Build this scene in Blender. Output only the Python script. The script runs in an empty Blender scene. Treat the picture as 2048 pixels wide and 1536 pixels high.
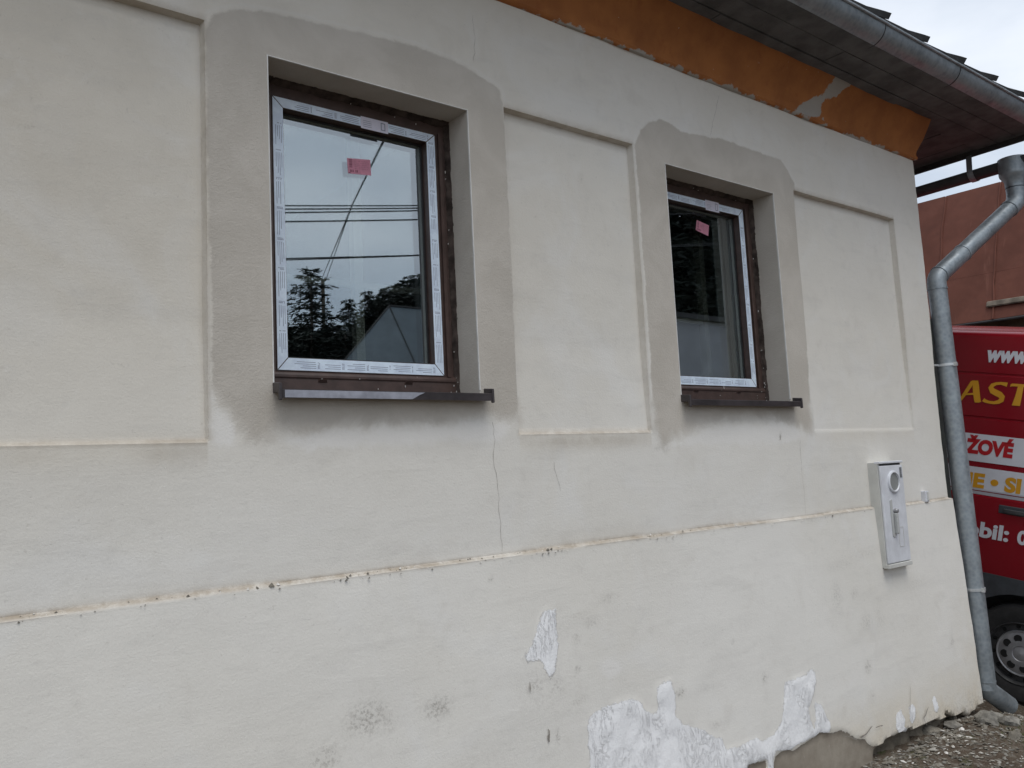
import bpy, bmesh, math, random
import numpy as np
from mathutils import Vector, Matrix
random.seed(7); rng = np.random.default_rng(7)
SC = bpy.context.scene
COL = SC.collection
rad = math.radians

# ------------------------------------------------------------------ camera
YAW, PITCH, ROLL, FPX = 0.66007823, 0.10418689, -0.04957217, 1650.0
CAM = np.array([0.0, -2.4, 1.6])
_f = np.array([math.sin(YAW)*math.cos(PITCH), math.cos(YAW)*math.cos(PITCH), math.sin(PITCH)])
_r = np.cross(_f, [0, 0, 1.0]); _r /= np.linalg.norm(_r); _u = np.cross(_r, _f)
R3 = np.array([_r*math.cos(ROLL)+_u*math.sin(ROLL), -_r*math.sin(ROLL)+_u*math.cos(ROLL), _f])
cd = bpy.data.cameras.new('camera'); cam = bpy.data.objects.new('camera', cd); COL.objects.link(cam)
cd.sensor_width = 36; cd.lens = FPX/2048*36; cd.clip_start = 0.05; cd.clip_end = 900
mw = Matrix.Identity(4)
for i in range(3):
    mw[i][0] = R3[0][i]; mw[i][1] = R3[1][i]; mw[i][2] = -R3[2][i]; mw[i][3] = CAM[i]
cam.matrix_world = mw
SC.camera = cam

# ------------------------------------------------------------------ sky, sun, exposure
SUN_EL, SUN_AZ = rad(68), rad(192)
world = bpy.data.worlds.new('World'); SC.world = world; world.use_nodes = True
wn, wl = world.node_tree.nodes, world.node_tree.links
for n in list(wn): wn.remove(n)
wo = wn.new('ShaderNodeOutputWorld'); bg = wn.new('ShaderNodeBackground'); bg.inputs['Strength'].default_value = 0.1
sky = wn.new('ShaderNodeTexSky'); sky.sky_type = 'NISHITA'; sky.sun_disc = False
sky.sun_elevation = SUN_EL; sky.sun_rotation = SUN_AZ
tcw = wn.new('ShaderNodeTexCoord')
mp = wn.new('ShaderNodeMapping'); mp.inputs['Scale'].default_value = (1, 1, 2.4)
nz = wn.new('ShaderNodeTexNoise'); nz.inputs['Scale'].default_value = 2.6; nz.inputs['Detail'].default_value = 6; nz.inputs['Roughness'].default_value = .5
cr = wn.new('ShaderNodeValToRGB')
cr.color_ramp.elements[0].position = .33; cr.color_ramp.elements[0].color = (5.2, 5.9, 6.9, 1)
cr.color_ramp.elements[1].position = .66; cr.color_ramp.elements[1].color = (8.8, 9.2, 9.8, 1)
mx = wn.new('ShaderNodeMix'); mx.data_type = 'RGBA'; mx.inputs[0].default_value = .88
wl.new(tcw.outputs['Generated'], mp.inputs['Vector']); wl.new(mp.outputs['Vector'], nz.inputs['Vector'])
wl.new(nz.outputs['Fac'], cr.inputs['Fac']); wl.new(sky.outputs['Color'], mx.inputs[6]); wl.new(cr.outputs['Color'], mx.inputs[7])
wl.new(mx.outputs[2], bg.inputs['Color']); wl.new(bg.outputs['Background'], wo.inputs['Surface'])

sd = bpy.data.lights.new('sun', 'SUN'); sd.energy = 1.5; sd.angle = rad(34); sd.color = (1, .97, .92)
sun = bpy.data.objects.new('sun', sd); COL.objects.link(sun)
sun.rotation_euler = (rad(90)-SUN_EL, 0, rad(180)-SUN_AZ)
SC.view_settings.view_transform = 'Standard'; SC.view_settings.look = 'None'
SC.view_settings.exposure = 0.28; SC.view_settings.gamma = 1; SC.view_settings.use_curve_mapping = False

# ------------------------------------------------------------------ pixel helpers (photo pixels -> points on known planes)
def ray(u, v): return R3.T @ np.array([(u-1024)/FPX, -(v-768)/FPX, 1.0])
def onY(u, v, Y=0.0): d = ray(u, v); return CAM + d*((Y-CAM[1])/d[1])
def onX(u, v, X): d = ray(u, v); return CAM + d*((X-CAM[0])/d[0])
def onZ(u, v, Z): d = ray(u, v); return CAM + d*((Z-CAM[2])/d[2])
def refl(u, v, Yv, yg=.175):
    P = onY(u, v, Yv); return Vector((P[0], 2*yg-Yv, P[2]))
def xz(pts, Y=0.0): return np.array([[*(onY(a, b, Y)[[0, 2]])] for a, b in pts])

# ------------------------------------------------------------------ mesh helpers
class MB:
    def __init__(s): s.v = []; s.f = []; s.m = []
    def add(s, vs, fs, m=0):
        o = len(s.v); s.v += [tuple(map(float, p)) for p in vs]; s.f += [tuple(i+o for i in f) for f in fs]; s.m += [m]*len(fs)
    def box(s, a, b, m=0):
        (x0, y0, z0), (x1, y1, z1) = a, b
        s.add([(x0,y0,z0),(x1,y0,z0),(x1,y1,z0),(x0,y1,z0),(x0,y0,z1),(x1,y0,z1),(x1,y1,z1),(x0,y1,z1)],
              [(0,3,2,1),(4,5,6,7),(0,1,5,4),(1,2,6,5),(2,3,7,6),(3,0,4,7)], m)
    def hexa(s, p, m=0):   # 8 points: bottom ring then top ring
        s.add(p, [(0,3,2,1),(4,5,6,7),(0,1,5,4),(1,2,6,5),(2,3,7,6),(3,0,4,7)], m)
    def quad(s, a, b, c, d, m=0): s.add([a, b, c, d], [(0, 1, 2, 3)], m)
    def tube(s, pts, r, n=10, m=0, caps=True, rs=None):
        pts = [Vector(p) for p in pts]; k = len(pts); o = len(s.v)
        up = Vector((0.13, 0.21, 0.97)).normalized(); prev = None
        for i, p in enumerate(pts):
            t = (pts[min(i+1, k-1)]-pts[max(i-1, 0)]).normalized()
            a = t.cross(up) if prev is None else prev - t*prev.dot(t)
            if a.length < 1e-4: a = t.cross(Vector((1, 0, 0)))
            a.normalize(); prev = a; b = t.cross(a)
            sc = 1.0
            if 0 < i < k-1:
                c = (pts[i]-pts[i-1]).normalized().dot((pts[i+1]-pts[i]).normalized()); sc = 1/max(.6, math.sqrt((1+c)/2))
                # widen along the bend only is overkill for these radii
            rr = (rs[i] if rs else r)
            for j in range(n):
                th = 2*math.pi*j/n; q = p + (a*math.cos(th)+b*math.sin(th))*rr
                s.v.append(tuple(q))
        for i in range(k-1):
            for j in range(n):
                s.f.append((o+i*n+j, o+i*n+(j+1) % n, o+(i+1)*n+(j+1) % n, o+(i+1)*n+j)); s.m.append(m)
        if caps:
            s.f.append(tuple(o+j for j in range(n-1, -1, -1))); s.m.append(m)
            s.f.append(tuple(o+(k-1)*n+j for j in range(n))); s.m.append(m)
    def lathe(s, prof, c, ax, ref, n=24, m=0):   # prof: (radius, along axis)
        ax = Vector(ax).normalized(); a = Vector(ref).normalized(); b = ax.cross(a); o = len(s.v); c = Vector(c)
        for r, h in prof:
            for j in range(n):
                th = 2*math.pi*j/n; s.v.append(tuple(c+ax*h+(a*math.cos(th)+b*math.sin(th))*r))
        for i in range(len(prof)-1):
            for j in range(n):
                s.f.append((o+i*n+j, o+i*n+(j+1) % n, o+(i+1)*n+(j+1) % n, o+(i+1)*n+j)); s.m.append(m)
    def prism(s, poly, fn, d0, d1, m=0):   # 2-D outline -> solid; fn(a, b, d) gives the point
        n = len(poly); vs = [fn(a, b, d0) for a, b in poly]+[fn(a, b, d1) for a, b in poly]
        fs = [tuple(range(n-1, -1, -1)), tuple(range(n, 2*n))]+[(i, (i+1) % n, n+(i+1) % n, n+i) for i in range(n)]
        s.add(vs, fs, m)
    def build(s, name, mats, parent=None, smooth=False, recalc=True, auto=None):
        me = bpy.data.meshes.new(name)
        L = Vector((0, 0, 0)); p = parent
        off = parent.get('_o') if parent is not None else None
        vv = s.v if off is None else [(x-off[0], y-off[1], z-off[2]) for x, y, z in s.v]
        me.from_pydata(vv, [], s.f)
        if not isinstance(mats, (list, tuple)): mats = [mats]
        for q in mats: me.materials.append(q)
        me.polygons.foreach_set('material_index', s.m)
        if recalc:
            bm = bmesh.new(); bm.from_mesh(me); bmesh.ops.recalc_face_normals(bm, faces=bm.faces); bm.to_mesh(me); bm.free()
        if smooth:
            me.polygons.foreach_set('use_smooth', [True]*len(me.polygons))
            if auto: me.set_sharp_from_angle(angle=rad(auto))
        me.update()
        o = bpy.data.objects.new(name, me); COL.objects.link(o)
        if parent is not None:
            o.parent = parent
            if off is not None: o['_o'] = off
        return o

def tag(o, label=None, cat=None, group=None, kind=None):
    if label: o['label'] = label
    if cat: o['category'] = cat
    if group: o['group'] = group
    if kind: o['kind'] = kind
    return o
def root(name, loc, label=None, cat=None, group=None, kind=None):
    o = bpy.data.objects.new(name, None); COL.objects.link(o); o.location = loc; o.empty_display_size = .1
    o['_o'] = tuple(loc)
    return tag(o, label, cat, group, kind)
def bevel(o, w, seg=2):
    md = o.modifiers.new('bevel', 'BEVEL'); md.width = w; md.segments = seg; md.limit_method = 'ANGLE'; md.angle_limit = rad(40)
    return o
def copy_tree(o, parent=None):
    c = o.copy(); COL.objects.link(c); c.parent = parent
    for ch in list(o.children): copy_tree(ch, c)
    return c

# ------------------------------------------------------------------ numpy noise
def vnoise(x, y, seed=0):
    xi = np.floor(x).astype(np.int64); yi = np.floor(y).astype(np.int64); fx = x-xi; fy = y-yi
    fx = fx*fx*(3-2*fx); fy = fy*fy*(3-2*fy)
    def h(a, b):
        n = (a*374761393+b*668265263+seed*1442695041) & 0xffffffff
        n = ((n ^ (n >> 13))*1274126177) & 0xffffffff
        return ((n ^ (n >> 16)) & 0xffff)/65535.0
    return (h(xi,yi)*(1-fx)+h(xi+1,yi)*fx)*(1-fy)+(h(xi,yi+1)*(1-fx)+h(xi+1,yi+1)*fx)*fy
def fbm(x, y, seed=0, oct=4):
    s = 0; a = .5
    for i in range(oct): s = s+a*(vnoise(x, y, seed+i)-.5); x = x*2.03; y = y*2.03; a *= .5
    return s
def sdf(P, poly):
    """signed distance of points P (n,2) to polygon, positive inside"""
    A = np.asarray(poly, float); B = np.roll(A, -1, 0); d2 = np.full(len(P), 1e9); ins = np.zeros(len(P), bool)
    for a, b in zip(A, B):
        e = b-a; w = P-a; t = np.clip((w@e)/(e@e+1e-12), 0, 1); q = w-t[:, None]*e; d2 = np.minimum(d2, (q**2).sum(1))
        c = ((a[1] > P[:, 1]) != (b[1] > P[:, 1])) & (P[:, 0] < (b[0]-a[0])*(P[:, 1]-a[1])/(b[1]-a[1]+1e-12)+a[0]); ins ^= c
    return np.where(ins, 1, -1)*np.sqrt(d2)

# ------------------------------------------------------------------ material helpers
class NT:
    def __init__(s, name):
        s.mat = bpy.data.materials.new(name); s.mat.use_nodes = True; s.t = s.mat.node_tree; s.n = s.t.nodes; s.l = s.t.links
        s.b = s.n['Principled BSDF']; s.out = s.n['Material Output']; s._c = None
    def new(s, t, **kw):
        n = s.n.new(t)
        for k, v in kw.items(): setattr(n, k, v)
        return n
    def link(s, a, b): s.l.new(a, b)
    def val(s, sock, v):
        if isinstance(v, (int, float)): sock.default_value = v
        elif isinstance(v, (tuple, list)): sock.default_value = (*v, 1) if len(v) == 3 and len(sock.default_value) == 4 else v
        else: s.link(v, sock)
    def coord(s):
        if s._c is None: s._c = s.new('ShaderNodeTexCoord').outputs['Object']
        return s._c
    def noise(s, scale, detail=4, rough=.5, dist=0, vec=None, stretch=None):
        n = s.new('ShaderNodeTexNoise'); n.inputs['Scale'].default_value = scale; n.inputs['Detail'].default_value = detail
        n.inputs['Roughness'].default_value = rough; n.inputs['Distortion'].default_value = dist
        v = vec or s.coord()
        if stretch:
            m = s.new('ShaderNodeMapping'); m.inputs['Scale'].default_value = stretch; s.link(v, m.inputs['Vector']); v = m.outputs['Vector']
        s.link(v, n.inputs['Vector']); return n.outputs['Fac']
    def math(s, op, a, b=None, c=None, clamp=False):
        n = s.new('ShaderNodeMath', operation=op, use_clamp=clamp); s.val(n.inputs[0], a)
        if b is not None: s.val(n.inputs[1], b)
        if c is not None: s.val(n.inputs[2], c)
        return n.outputs[0]
    def ramp(s, x, a, b, lo=0.0, hi=1.0):
        n = s.new('ShaderNodeMapRange'); n.interpolation_type = 'SMOOTHSTEP'; s.val(n.inputs[0], x)
        for i, v in enumerate((a, b, lo, hi)): n.inputs[i+1].default_value = v
        return n.outputs[0]
    def mix(s, f, a, b, blend='MIX'):
        n = s.new('ShaderNodeMix', data_type='RGBA', blend_type=blend); s.val(n.inputs[0], f); s.val(n.inputs[6], a); s.val(n.inputs[7], b); return n.outputs[2]
    def attr(s, name): return s.new('ShaderNodeAttribute', attribute_name=name).outputs['Fac']
    def bump(s, h, strength=.3, dist=.01, normal=None):
        n = s.new('ShaderNodeBump'); n.inputs['Strength'].default_value = strength; n.inputs['Distance'].default_value = dist
        s.link(h, n.inputs['Height'])
        if normal: s.link(normal, n.inputs['Normal'])
        return n.outputs['Normal']
    def set(s, color=None, rough=None, metal=None, spec=None, normal=None):
        if color is not None: s.val(s.b.inputs['Base Color'], color)
        if rough is not None: s.val(s.b.inputs['Roughness'], rough)
        if metal is not None: s.val(s.b.inputs['Metallic'], metal)
        if spec is not None: s.val(s.b.inputs['Specular IOR Level'], spec)
        if normal is not None: s.link(normal, s.b.inputs['Normal'])
        return s.mat

def plain(name, c, rough=.6, metal=0, var=.25, scale=12, bumps=.15, bscale=60, spec=None, bdist=.003):
    t = NT(name); n = t.noise(scale, 5, .6)
    c2 = tuple(x*(1-var) for x in c); c3 = tuple(min(1, x*(1+var)) for x in c)
    col = t.mix(t.ramp(n, .3, .7), c2, c3)
    nr = t.bump(t.noise(bscale, 4, .6), bumps, bdist) if bumps else None
    rr = t.math('ADD', rough-.08, t.math('MULTIPLY', t.noise(scale*1.7, 3), .16))
    return t.set(col, rr, metal, spec, nr)

def mat_wall():
    t = NT('lime_plaster')
    big = t.noise(.9, 3, .5); mid = t.noise(3.3, 5, .6); fine = t.noise(38, 4, .65)
    geo = t.new('ShaderNodeNewGeometry'); sep = t.new('ShaderNodeSeparateXYZ'); t.link(t.coord(), sep.inputs[0])
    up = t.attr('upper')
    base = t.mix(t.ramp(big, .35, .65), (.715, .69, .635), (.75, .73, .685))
    base = t.mix(t.math('MULTIPLY', up, .85), base, t.mix(t.ramp(mid, .35, .65), (.60, .55, .467), (.65, .60, .515)))  # warmer cream higher up, with some eave shade painted into it
    base = t.mix(t.ramp(t.noise(2.1, 4, .55, 1.2), .5, .72, 0, .30), base, (.77, .765, .75))
    base = t.mix(t.ramp(t.noise(5.2, 5, .6, .8), .55, .8, 0, .22), base, (.50, .46, .40))
    brush = t.noise(9, 6, .65, 0.4, stretch=(.35, 1, 1.6))
    base = t.mix(t.ramp(brush, .5, .72, 0, .16), base, (.50, .48, .45))
    base = t.mix(t.ramp(t.noise(13, 6, .7, .3), .52, .78, 0, .20), base, (.47, .45, .42))
    base = t.mix(t.ramp(t.noise(6.5, 5, .7, .6), .56, .78, 0, .22), base, (.79, .775, .74))
    base = t.mix(t.ramp(t.noise(60, 3, .7), .64, .75, 0, .3), base, (.40, .37, .33))
    # yellowed zones
    ye = t.math('MULTIPLY', t.attr('yellow'), t.ramp(t.noise(7, 5, .6), .25, .7, .35, 1))
    base = t.mix(ye, base, (.60, .50, .34))
    # new grey-brown plaster around the windows, uneven edge
    en = t.math('MULTIPLY', t.math('SUBTRACT', t.noise(13, 8, .7), .5), .040)
    sf = t.attr('soft'); wd = t.math('ADD', .0060, t.math('MULTIPLY', sf, .032))
    en2 = t.math('ADD', en, t.math('MULTIPLY', sf, t.math('MULTIPLY', t.math('SUBTRACT', t.noise(5, 6, .7, .6), .5), .16)))
    pf = t.ramp(t.math('DIVIDE', t.math('ADD', t.attr('patch'), en2), wd), -1, 1)
    pc = t.mix(t.ramp(t.noise(4.5, 5, .6, .5), .35, .7), (.495, .457, .402), (.562, .522, .465))
    edge = t.ramp(t.math('ABSOLUTE', t.math('ADD', t.attr('patch'), en)), 0, .03, .05, 0)
    pc = t.mix(edge, pc, (.40, .37, .33))
    col = t.mix(pf, base, pc)
    rim = t.ramp(t.math('ABSOLUTE', t.math('ADD', t.math('ADD', t.attr('patch'), en), .014)), .001, .009, .16, 0)
    rim = t.math('MULTIPLY', rim, t.math('SUBTRACT', 1.0, sf))
    col = t.mix(rim, col, (.74, .73, .71))
    sm = t.ramp(t.math('ADD', t.attr('smear'), t.math('MULTIPLY', t.math('SUBTRACT', t.noise(9, 6, .7), .5), .10)), -.012, .02, 0, .75)
    col = t.mix(sm, col, (.775, .755, .72))
    # dirt (soft masks with speckle); the ledge mask also carries painted panel-edge shade
    dn = t.math('MULTIPLY', t.attr('dirt'), t.ramp(t.noise(85, 3, .75), .44, .66, .12, .72))
    col = t.mix(dn, col, (.17, .15, .125))
    dirt_shade_fac = t.math('MULTIPLY', t.attr('ledge'), t.ramp(t.noise(16, 6, .75), .3, .62, .45, 1))
    col = t.mix(dirt_shade_fac, col, t.mix(t.noise(50, 5, .7), (.27, .225, .175), (.45, .39, .315)))
    # white filler
    wn_ = t.math('MULTIPLY', t.math('SUBTRACT', t.noise(48, 8, .82), .5), .050)
    wf = t.ramp(t.math('ADD', t.attr('white'), wn_), -.002, .002)
    wc = t.mix(t.ramp(t.noise(30, 5, .7), .35, .7), (.83, .833, .84), (.885, .885, .89))
    strokes = t.noise(11, 6, .7, 2.2, stretch=(1.5, 1, .7))
    creases = t.ramp(t.math('ABSOLUTE', t.math('SUBTRACT', strokes, .5)), .0, .022, 1, 0)
    creases = t.math('MULTIPLY', creases, t.ramp(t.noise(5, 3), .42, .58))
    wc = t.mix(t.math('MULTIPLY', creases, .22), wc, (.50, .49, .47))
    col = t.mix(wf, col, wc)
    # bare brown-grey undercoat
    bf = t.ramp(t.math('ADD', t.attr('bare'), t.math('MULTIPLY', t.math('SUBTRACT', t.noise(26, 6, .7), .5), .035)), -.002, .002)
    bc = t.mix(t.ramp(t.noise(9, 6, .65), .3, .7), (.235, .20, .16), (.32, .285, .235))
    bc = t.mix(t.ramp(t.noise(24, 3, .5, 0, stretch=(3, 1, .5)), .7, .76, 0, .5), bc, (.55, .53, .50))
    col = t.mix(bf, col, bc)
    rb = t.ramp(t.math('ADD', t.attr('rubble'), t.math('MULTIPLY', t.math('SUBTRACT', t.noise(30, 6, .7), .5), .03)), -.002, .003)
    col = t.mix(rb, col, t.mix(t.noise(30, 5, .7), (.07, .06, .045), (.24, .21, .165)))
    # relief
    h = t.math('ADD', t.math('MULTIPLY', fine, .25), t.math('MULTIPLY', t.noise(150, 3, .7), .30))
    h = t.math('ADD', h, t.math('MULTIPLY', brush, .45))
    h = t.math('ADD', h, t.math('MULTIPLY', pf, t.math('ADD', .12, t.math('MULTIPLY', t.noise(75, 5, .75), .55))))
    h = t.math('SUBTRACT', h, t.math('MULTIPLY', t.math('MULTIPLY', dn, pf.node.outputs[0] if False else dn), .3))
    wh = t.math('ADD', t.math('MULTIPLY', t.math('SUBTRACT', strokes, creases), 1.15), .25)
    wh = t.math('ADD', wh, t.math('MULTIPLY', t.noise(60, 4, .7), .6))
    h = t.math('ADD', h, t.math('MULTIPLY', wf, wh))
    h = t.math('SUBTRACT', h, t.math('MULTIPLY', bf, 1.6))
    return t.set(col, t.mix(bf, .88, .9) if False else .9, 0, .25, t.bump(h, .6, .0045))

def mat_cornice():
    t = NT('ochre_paint')
    n = t.noise(5, 5, .6)
    oc = t.mix(t.ramp(n, .3, .7), (.31, .118, .042), (.43, .168, .056))
    oc = t.mix(t.ramp(t.noise(17, 4, .6), .55, .75, 0, .5), oc, (.29, .10, .036))
    g = t.mix(t.noise(8, 4), (.35, .33, .30), (.45, .42, .38))
    f = t.ramp(t.math('ADD', t.attr('bare'), t.math('MULTIPLY', t.math('SUBTRACT', t.noise(13, 6, .65), .5), .09)), -.004, .004)
    col = t.mix(f, oc, g)
    col = t.mix(t.ramp(t.noise(70, 2, .5), .76, .79), col, (.6, .5, .4))
    return t.set(col, .85, 0, .25, t.bump(t.noise(30, 5, .65), .35, .006))

def mat_zinc(name='zinc_sheet', c=(.245, .28, .305)):
    t = NT(name); n = t.noise(6, 6, .6, .6); v = t.new('ShaderNodeTexVoronoi'); v.inputs['Scale'].default_value = 45; t.link(t.coord(), v.inputs['Vector'])
    col = t.mix(t.ramp(n, .3, .72), tuple(x*.8 for x in c), tuple(x*1.22 for x in c))
    col = t.mix(t.math('MULTIPLY', v.outputs['Distance'], .35), col, (.55, .58, .6))
    st = t.ramp(t.noise(16, 4, .6, 0, stretch=(1, 1, .16)), .56, .72, 0, .5)
    col = t.mix(st, col, tuple(x*.55 for x in c))
    return t.set(col, t.ramp(t.noise(9, 4), .3, .7, .38, .6), .55, .5, t.bump(t.noise(24, 3), .12, .004))

def mat_glass(name, r):
    t = NT(name); t.n.remove(t.b)
    fr = t.new('ShaderNodeFresnel'); fr.inputs['IOR'].default_value = r
    ge = t.new('ShaderNodeNewGeometry')
    f = t.math('MULTIPLY', fr.outputs[0], t.math('SUBTRACT', 1.0, ge.outputs['Backfacing']))
    tr = t.new('ShaderNodeBsdfTransparent'); tr.inputs[0].default_value = (.90, .93, .92, 1)
    gl = t.new('ShaderNodeBsdfGlossy'); gl.inputs['Roughness'].default_value = .0; gl.inputs[0].default_value = (.88, .95, 1, 1)
    m = t.new('ShaderNodeMixShader'); t.link(f, m.inputs[0]); t.link(tr.outputs[0], m.inputs[1]); t.link(gl.outputs[0], m.inputs[2])
    t.link(m.outputs[0], t.out.inputs['Surface']); return t.mat

def mat_ground():
    t = NT('gravelly_soil')
    a = t.noise(2.2, 6, .65); b = t.noise(28, 6, .7); c = t.noise(120, 4, .7)
    col = t.mix(t.ramp(a, .35, .65), (.075, .055, .04), (.12, .095, .07))
    col = t.mix(t.ramp(b, .45, .7), col, (.17, .15, .125))
    col = t.mix(t.ramp(c, .6, .72, 0, .8), col, (.40, .38, .34))
    col = t.mix(t.ramp(t.noise(5.5, 5, .6), .56, .7, 0, .75), col, (.07, .085, .03))
    h = t.math('ADD', b, t.math('MULTIPLY', c, .6))
    return t.set(col, .95, 0, .2, t.bump(h, .8, .02))

M = {}
M['wall'] = mat_wall(); M['cornice'] = mat_cornice(); M['zinc'] = mat_zinc(); M['zincd'] = mat_zinc('weathered_gutter_zinc', (.25, .29, .32))
M['bright'] = plain('bright_zinc_clip', (.55, .57, .58), .35, .5, .1, 20, .05)
M['upvc'] = plain('brown_upvc', (.072, .045, .038), .38, 0, .22, 20, .05, 60)
M['upvcd'] = plain('dark_gasket', (.018, .016, .016), .5, 0, .2, 20, .05)
M['tape'] = plain('white_protective_film', (.71, .81, .95), .42, 0, .10, 25, .06, 30)
M['tapei'] = plain('film_print', (.24, .27, .35), .5, 0, .1, 20, 0)
M['white_label'] = plain('white_label', (.72, .70, .80), .5, 0, .06, 20, 0)
M['pink'] = plain('pink_paper', (.62, .26, .34), .7, 0, .10, 40, .05)
M['pinki'] = plain('pink_label_print', (.22, .06, .10), .7, 0, .1, 20, 0)
M['foam'] = plain('dirty_foam_and_mortar', (.062, .048, .042), .95, 0, .5, 22, .5, 45, .1, .006)
M['bead'] = plain('white_corner_bead', (.70, .69, .66), .6, 0, .1, 10, .1)
M['sill'] = plain('dark_brown_aluminium', (.050, .042, .044), .36, .2, .3, 9, .06, 30)
M['film'] = plain('silver_film', (.33, .34, .39), .35, .25, .25, 14, .2, 25)
M['fleck'] = plain('plaster_fleck', (.62, .60, .57), .9, 0, .15, 50, .2)
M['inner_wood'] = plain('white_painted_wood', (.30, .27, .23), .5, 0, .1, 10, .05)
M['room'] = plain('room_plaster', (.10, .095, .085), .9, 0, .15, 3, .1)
M['board'] = plain('weathered_soffit_board', (.105, .106, .108), .8, 0, .3, 7, .5, 24, .25, .008)
M['gutdark'] = plain('dark_side_gutter', (.05, .055, .06), .6, .2, .3, 9, .1)
M['gap'] = plain('dark_green_strip', (.02, .025, .022), .8, 0, .3, 10, .2)
M['boardd'] = plain('dark_barge_board', (.045, .043, .044), .75, 0, .35, 9, .4, 24)
M['tile'] = plain('grey_concrete_tile', (.085, .088, .092), .85, 0, .3, 12, .4, 50)
M['crack'] = plain('crack_shadow_dirt', (.27, .245, .215), .95, 0, .3, 40, 0)
M['cab'] = plain('white_cabinet_plastic', (.64, .655, .69), .45, 0, .09, 11, .03)
M['cabs'] = plain('aged_cabinet_plastic', (.56, .56, .53), .5, 0, .08, 8, .03)
M['lens'] = plain('grey_window_plastic', (.23, .24, .23), .2, 0, .1, 8, 0)
M['handle'] = plain('pale_handle_plastic', (.46, .47, .46), .45, 0, .1, 20, .03)
M['dark'] = plain('dark_gap', (.03, .03, .032), .7, 0, .2, 20, .1)
M['barc'] = plain('grey_print', (.30, .31, .33), .6, 0, .1, 20, 0)
M['stone'] = plain('field_stone', (.17, .155, .13), .95, 0, .4, 14, .8, 40, .2, .012)
M['concrete'] = plain('grey_mortar_lump', (.19, .18, .16), .95, 0, .45, 18, .8, 50, .2, .01)
M['chip'] = plain('pale_gravel', (.33, .315, .285), .95, 0, .5, 2.5, .3, 60)
M['moss'] = plain('moss', (.075, .09, .03), .95, 0, .5, 30, .6, 90)
M['ground'] = mat_ground()
# van
def mat_paint():
    t = NT('red_van_paint'); t.set(t.mix(t.noise(3, 4), (.20, .004, .010), (.255, .006, .014)), .22, 0, .5)
    t.b.inputs['Coat Weight'].default_value = .25; t.b.inputs['Coat Roughness'].default_value = .1
    return t.mat
M['red'] = mat_paint()
M['hole'] = plain('deep_hole', (.006, .006, .006), .9, 0, .1, 20, 0)
M['vplastic'] = plain('grey_van_cladding', (.04, .044, .05), .6, 0, .2, 15, .2, 90)
M['tyre'] = plain('tyre_rubber', (.022, .021, .021), .85, 0, .3, 20, .3, 80)
M['steel'] = plain('dark_steel_rim', (.07, .07, .072), .5, .5, .3, 12, .1)
M['hubcap'] = plain('silver_hubcap', (.31, .31, .32), .38, .35, .2, 12, .08)
M['decal_white'] = plain('white_vinyl', (.62, .63, .67), .4, 0, .05, 6, 0)
M['decal_yellow'] = plain('yellow_vinyl', (.62, .30, .015), .4, 0, .06, 6, 0)
M['decal_red'] = plain('red_vinyl', (.42, .010, .016), .4, 0, .06, 6, 0)
# background
def mat_redroof():
    t = NT('painted_roof_sheet'); n = t.noise(1.3, 5, .6); n2 = t.noise(5, 6, .65, .5)
    c = t.mix(t.ramp(n, .35, .68), (.105, .040, .028), (.155, .060, .042))
    c = t.mix(t.ramp(n2, .5, .75, 0, .45), c, (.095, .040, .030))
    c = t.mix(t.ramp(t.noise(3, 5, .6, 0, stretch=(.3, 3, .3)), .62, .75, 0, .3), c, (.32, .16, .12))
    return t.set(c, .7, 0, .15, t.bump(t.noise(2.2, 3), .3, .05))
M['redroof'] = mat_redroof()
M['oldwood'] = plain('old_grey_wood', (.16, .135, .105), .9, 0, .4, 8, .5, 30)
M['barnwall'] = plain('dark_barn_wall', (.11, .09, .065), .9, 0, .4, 4, .5, 20)
M['greyroof'] = plain('grey_sheet_roof', (.125, .15, .17), .6, 0, .15, 2, .1)
M['render'] = plain('pale_render', (.40, .40, .42), .9, 0, .12, 2, .2)
M['needle'] = plain('spruce_needles', (.012, .018, .012), .8, 0, .5, 3, 0)
M['bark'] = plain('bark', (.07, .055, .045), .95, 0, .4, 10, .6)
M['cable'] = plain('black_cable', (.012, .013, .016), .6, 0, .2, 10, 0)
M['pole'] = plain('timber_pole', (.14, .11, .085), .9, 0, .3, 8, .3)
M['grass'] = plain('far_grass', (.06, .085, .03), .95, 0, .4, .3, .3)

# ================================================================== ground
def gh(x, y):
    a = np.clip((x-4.9)/1.1, 0, 1); a = a*a*(3-2*a)
    near = .08 + .03*np.clip(1+y/.6, 0, 1.6)+np.clip(y+1, -30, 0)*.03
    dr = -.145 + .18*np.clip(y-.1, -4, 6)
    z = near*(1-a)+dr*a
    far = np.clip((-y-6)/30, 0, 1)
    z = z-0.25*far
    return z
def gz(x, y):
    X, Y = np.atleast_1d(np.asarray(x, float)), np.atleast_1d(np.asarray(y, float))
    return gh(X, Y)+fbm(X*3, Y*3, 3, 5)*.05+fbm(X*11, Y*11, 8, 3)*.035-.035*np.exp(-((Y+.06)/.10)**2)*(X < 5.4)+.02*np.exp(-((Y+.30)/.16)**2)*(X < 5.5)*np.clip((5.5-X)/.4, 0, 1)
def onG(u, v):
    d = ray(u, v); t = 2.0
    while t < 12:
        p = CAM+d*t
        if p[2] < float(gz(p[0], p[1])[0]): return p
        t += .01
    return CAM+d*6
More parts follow.
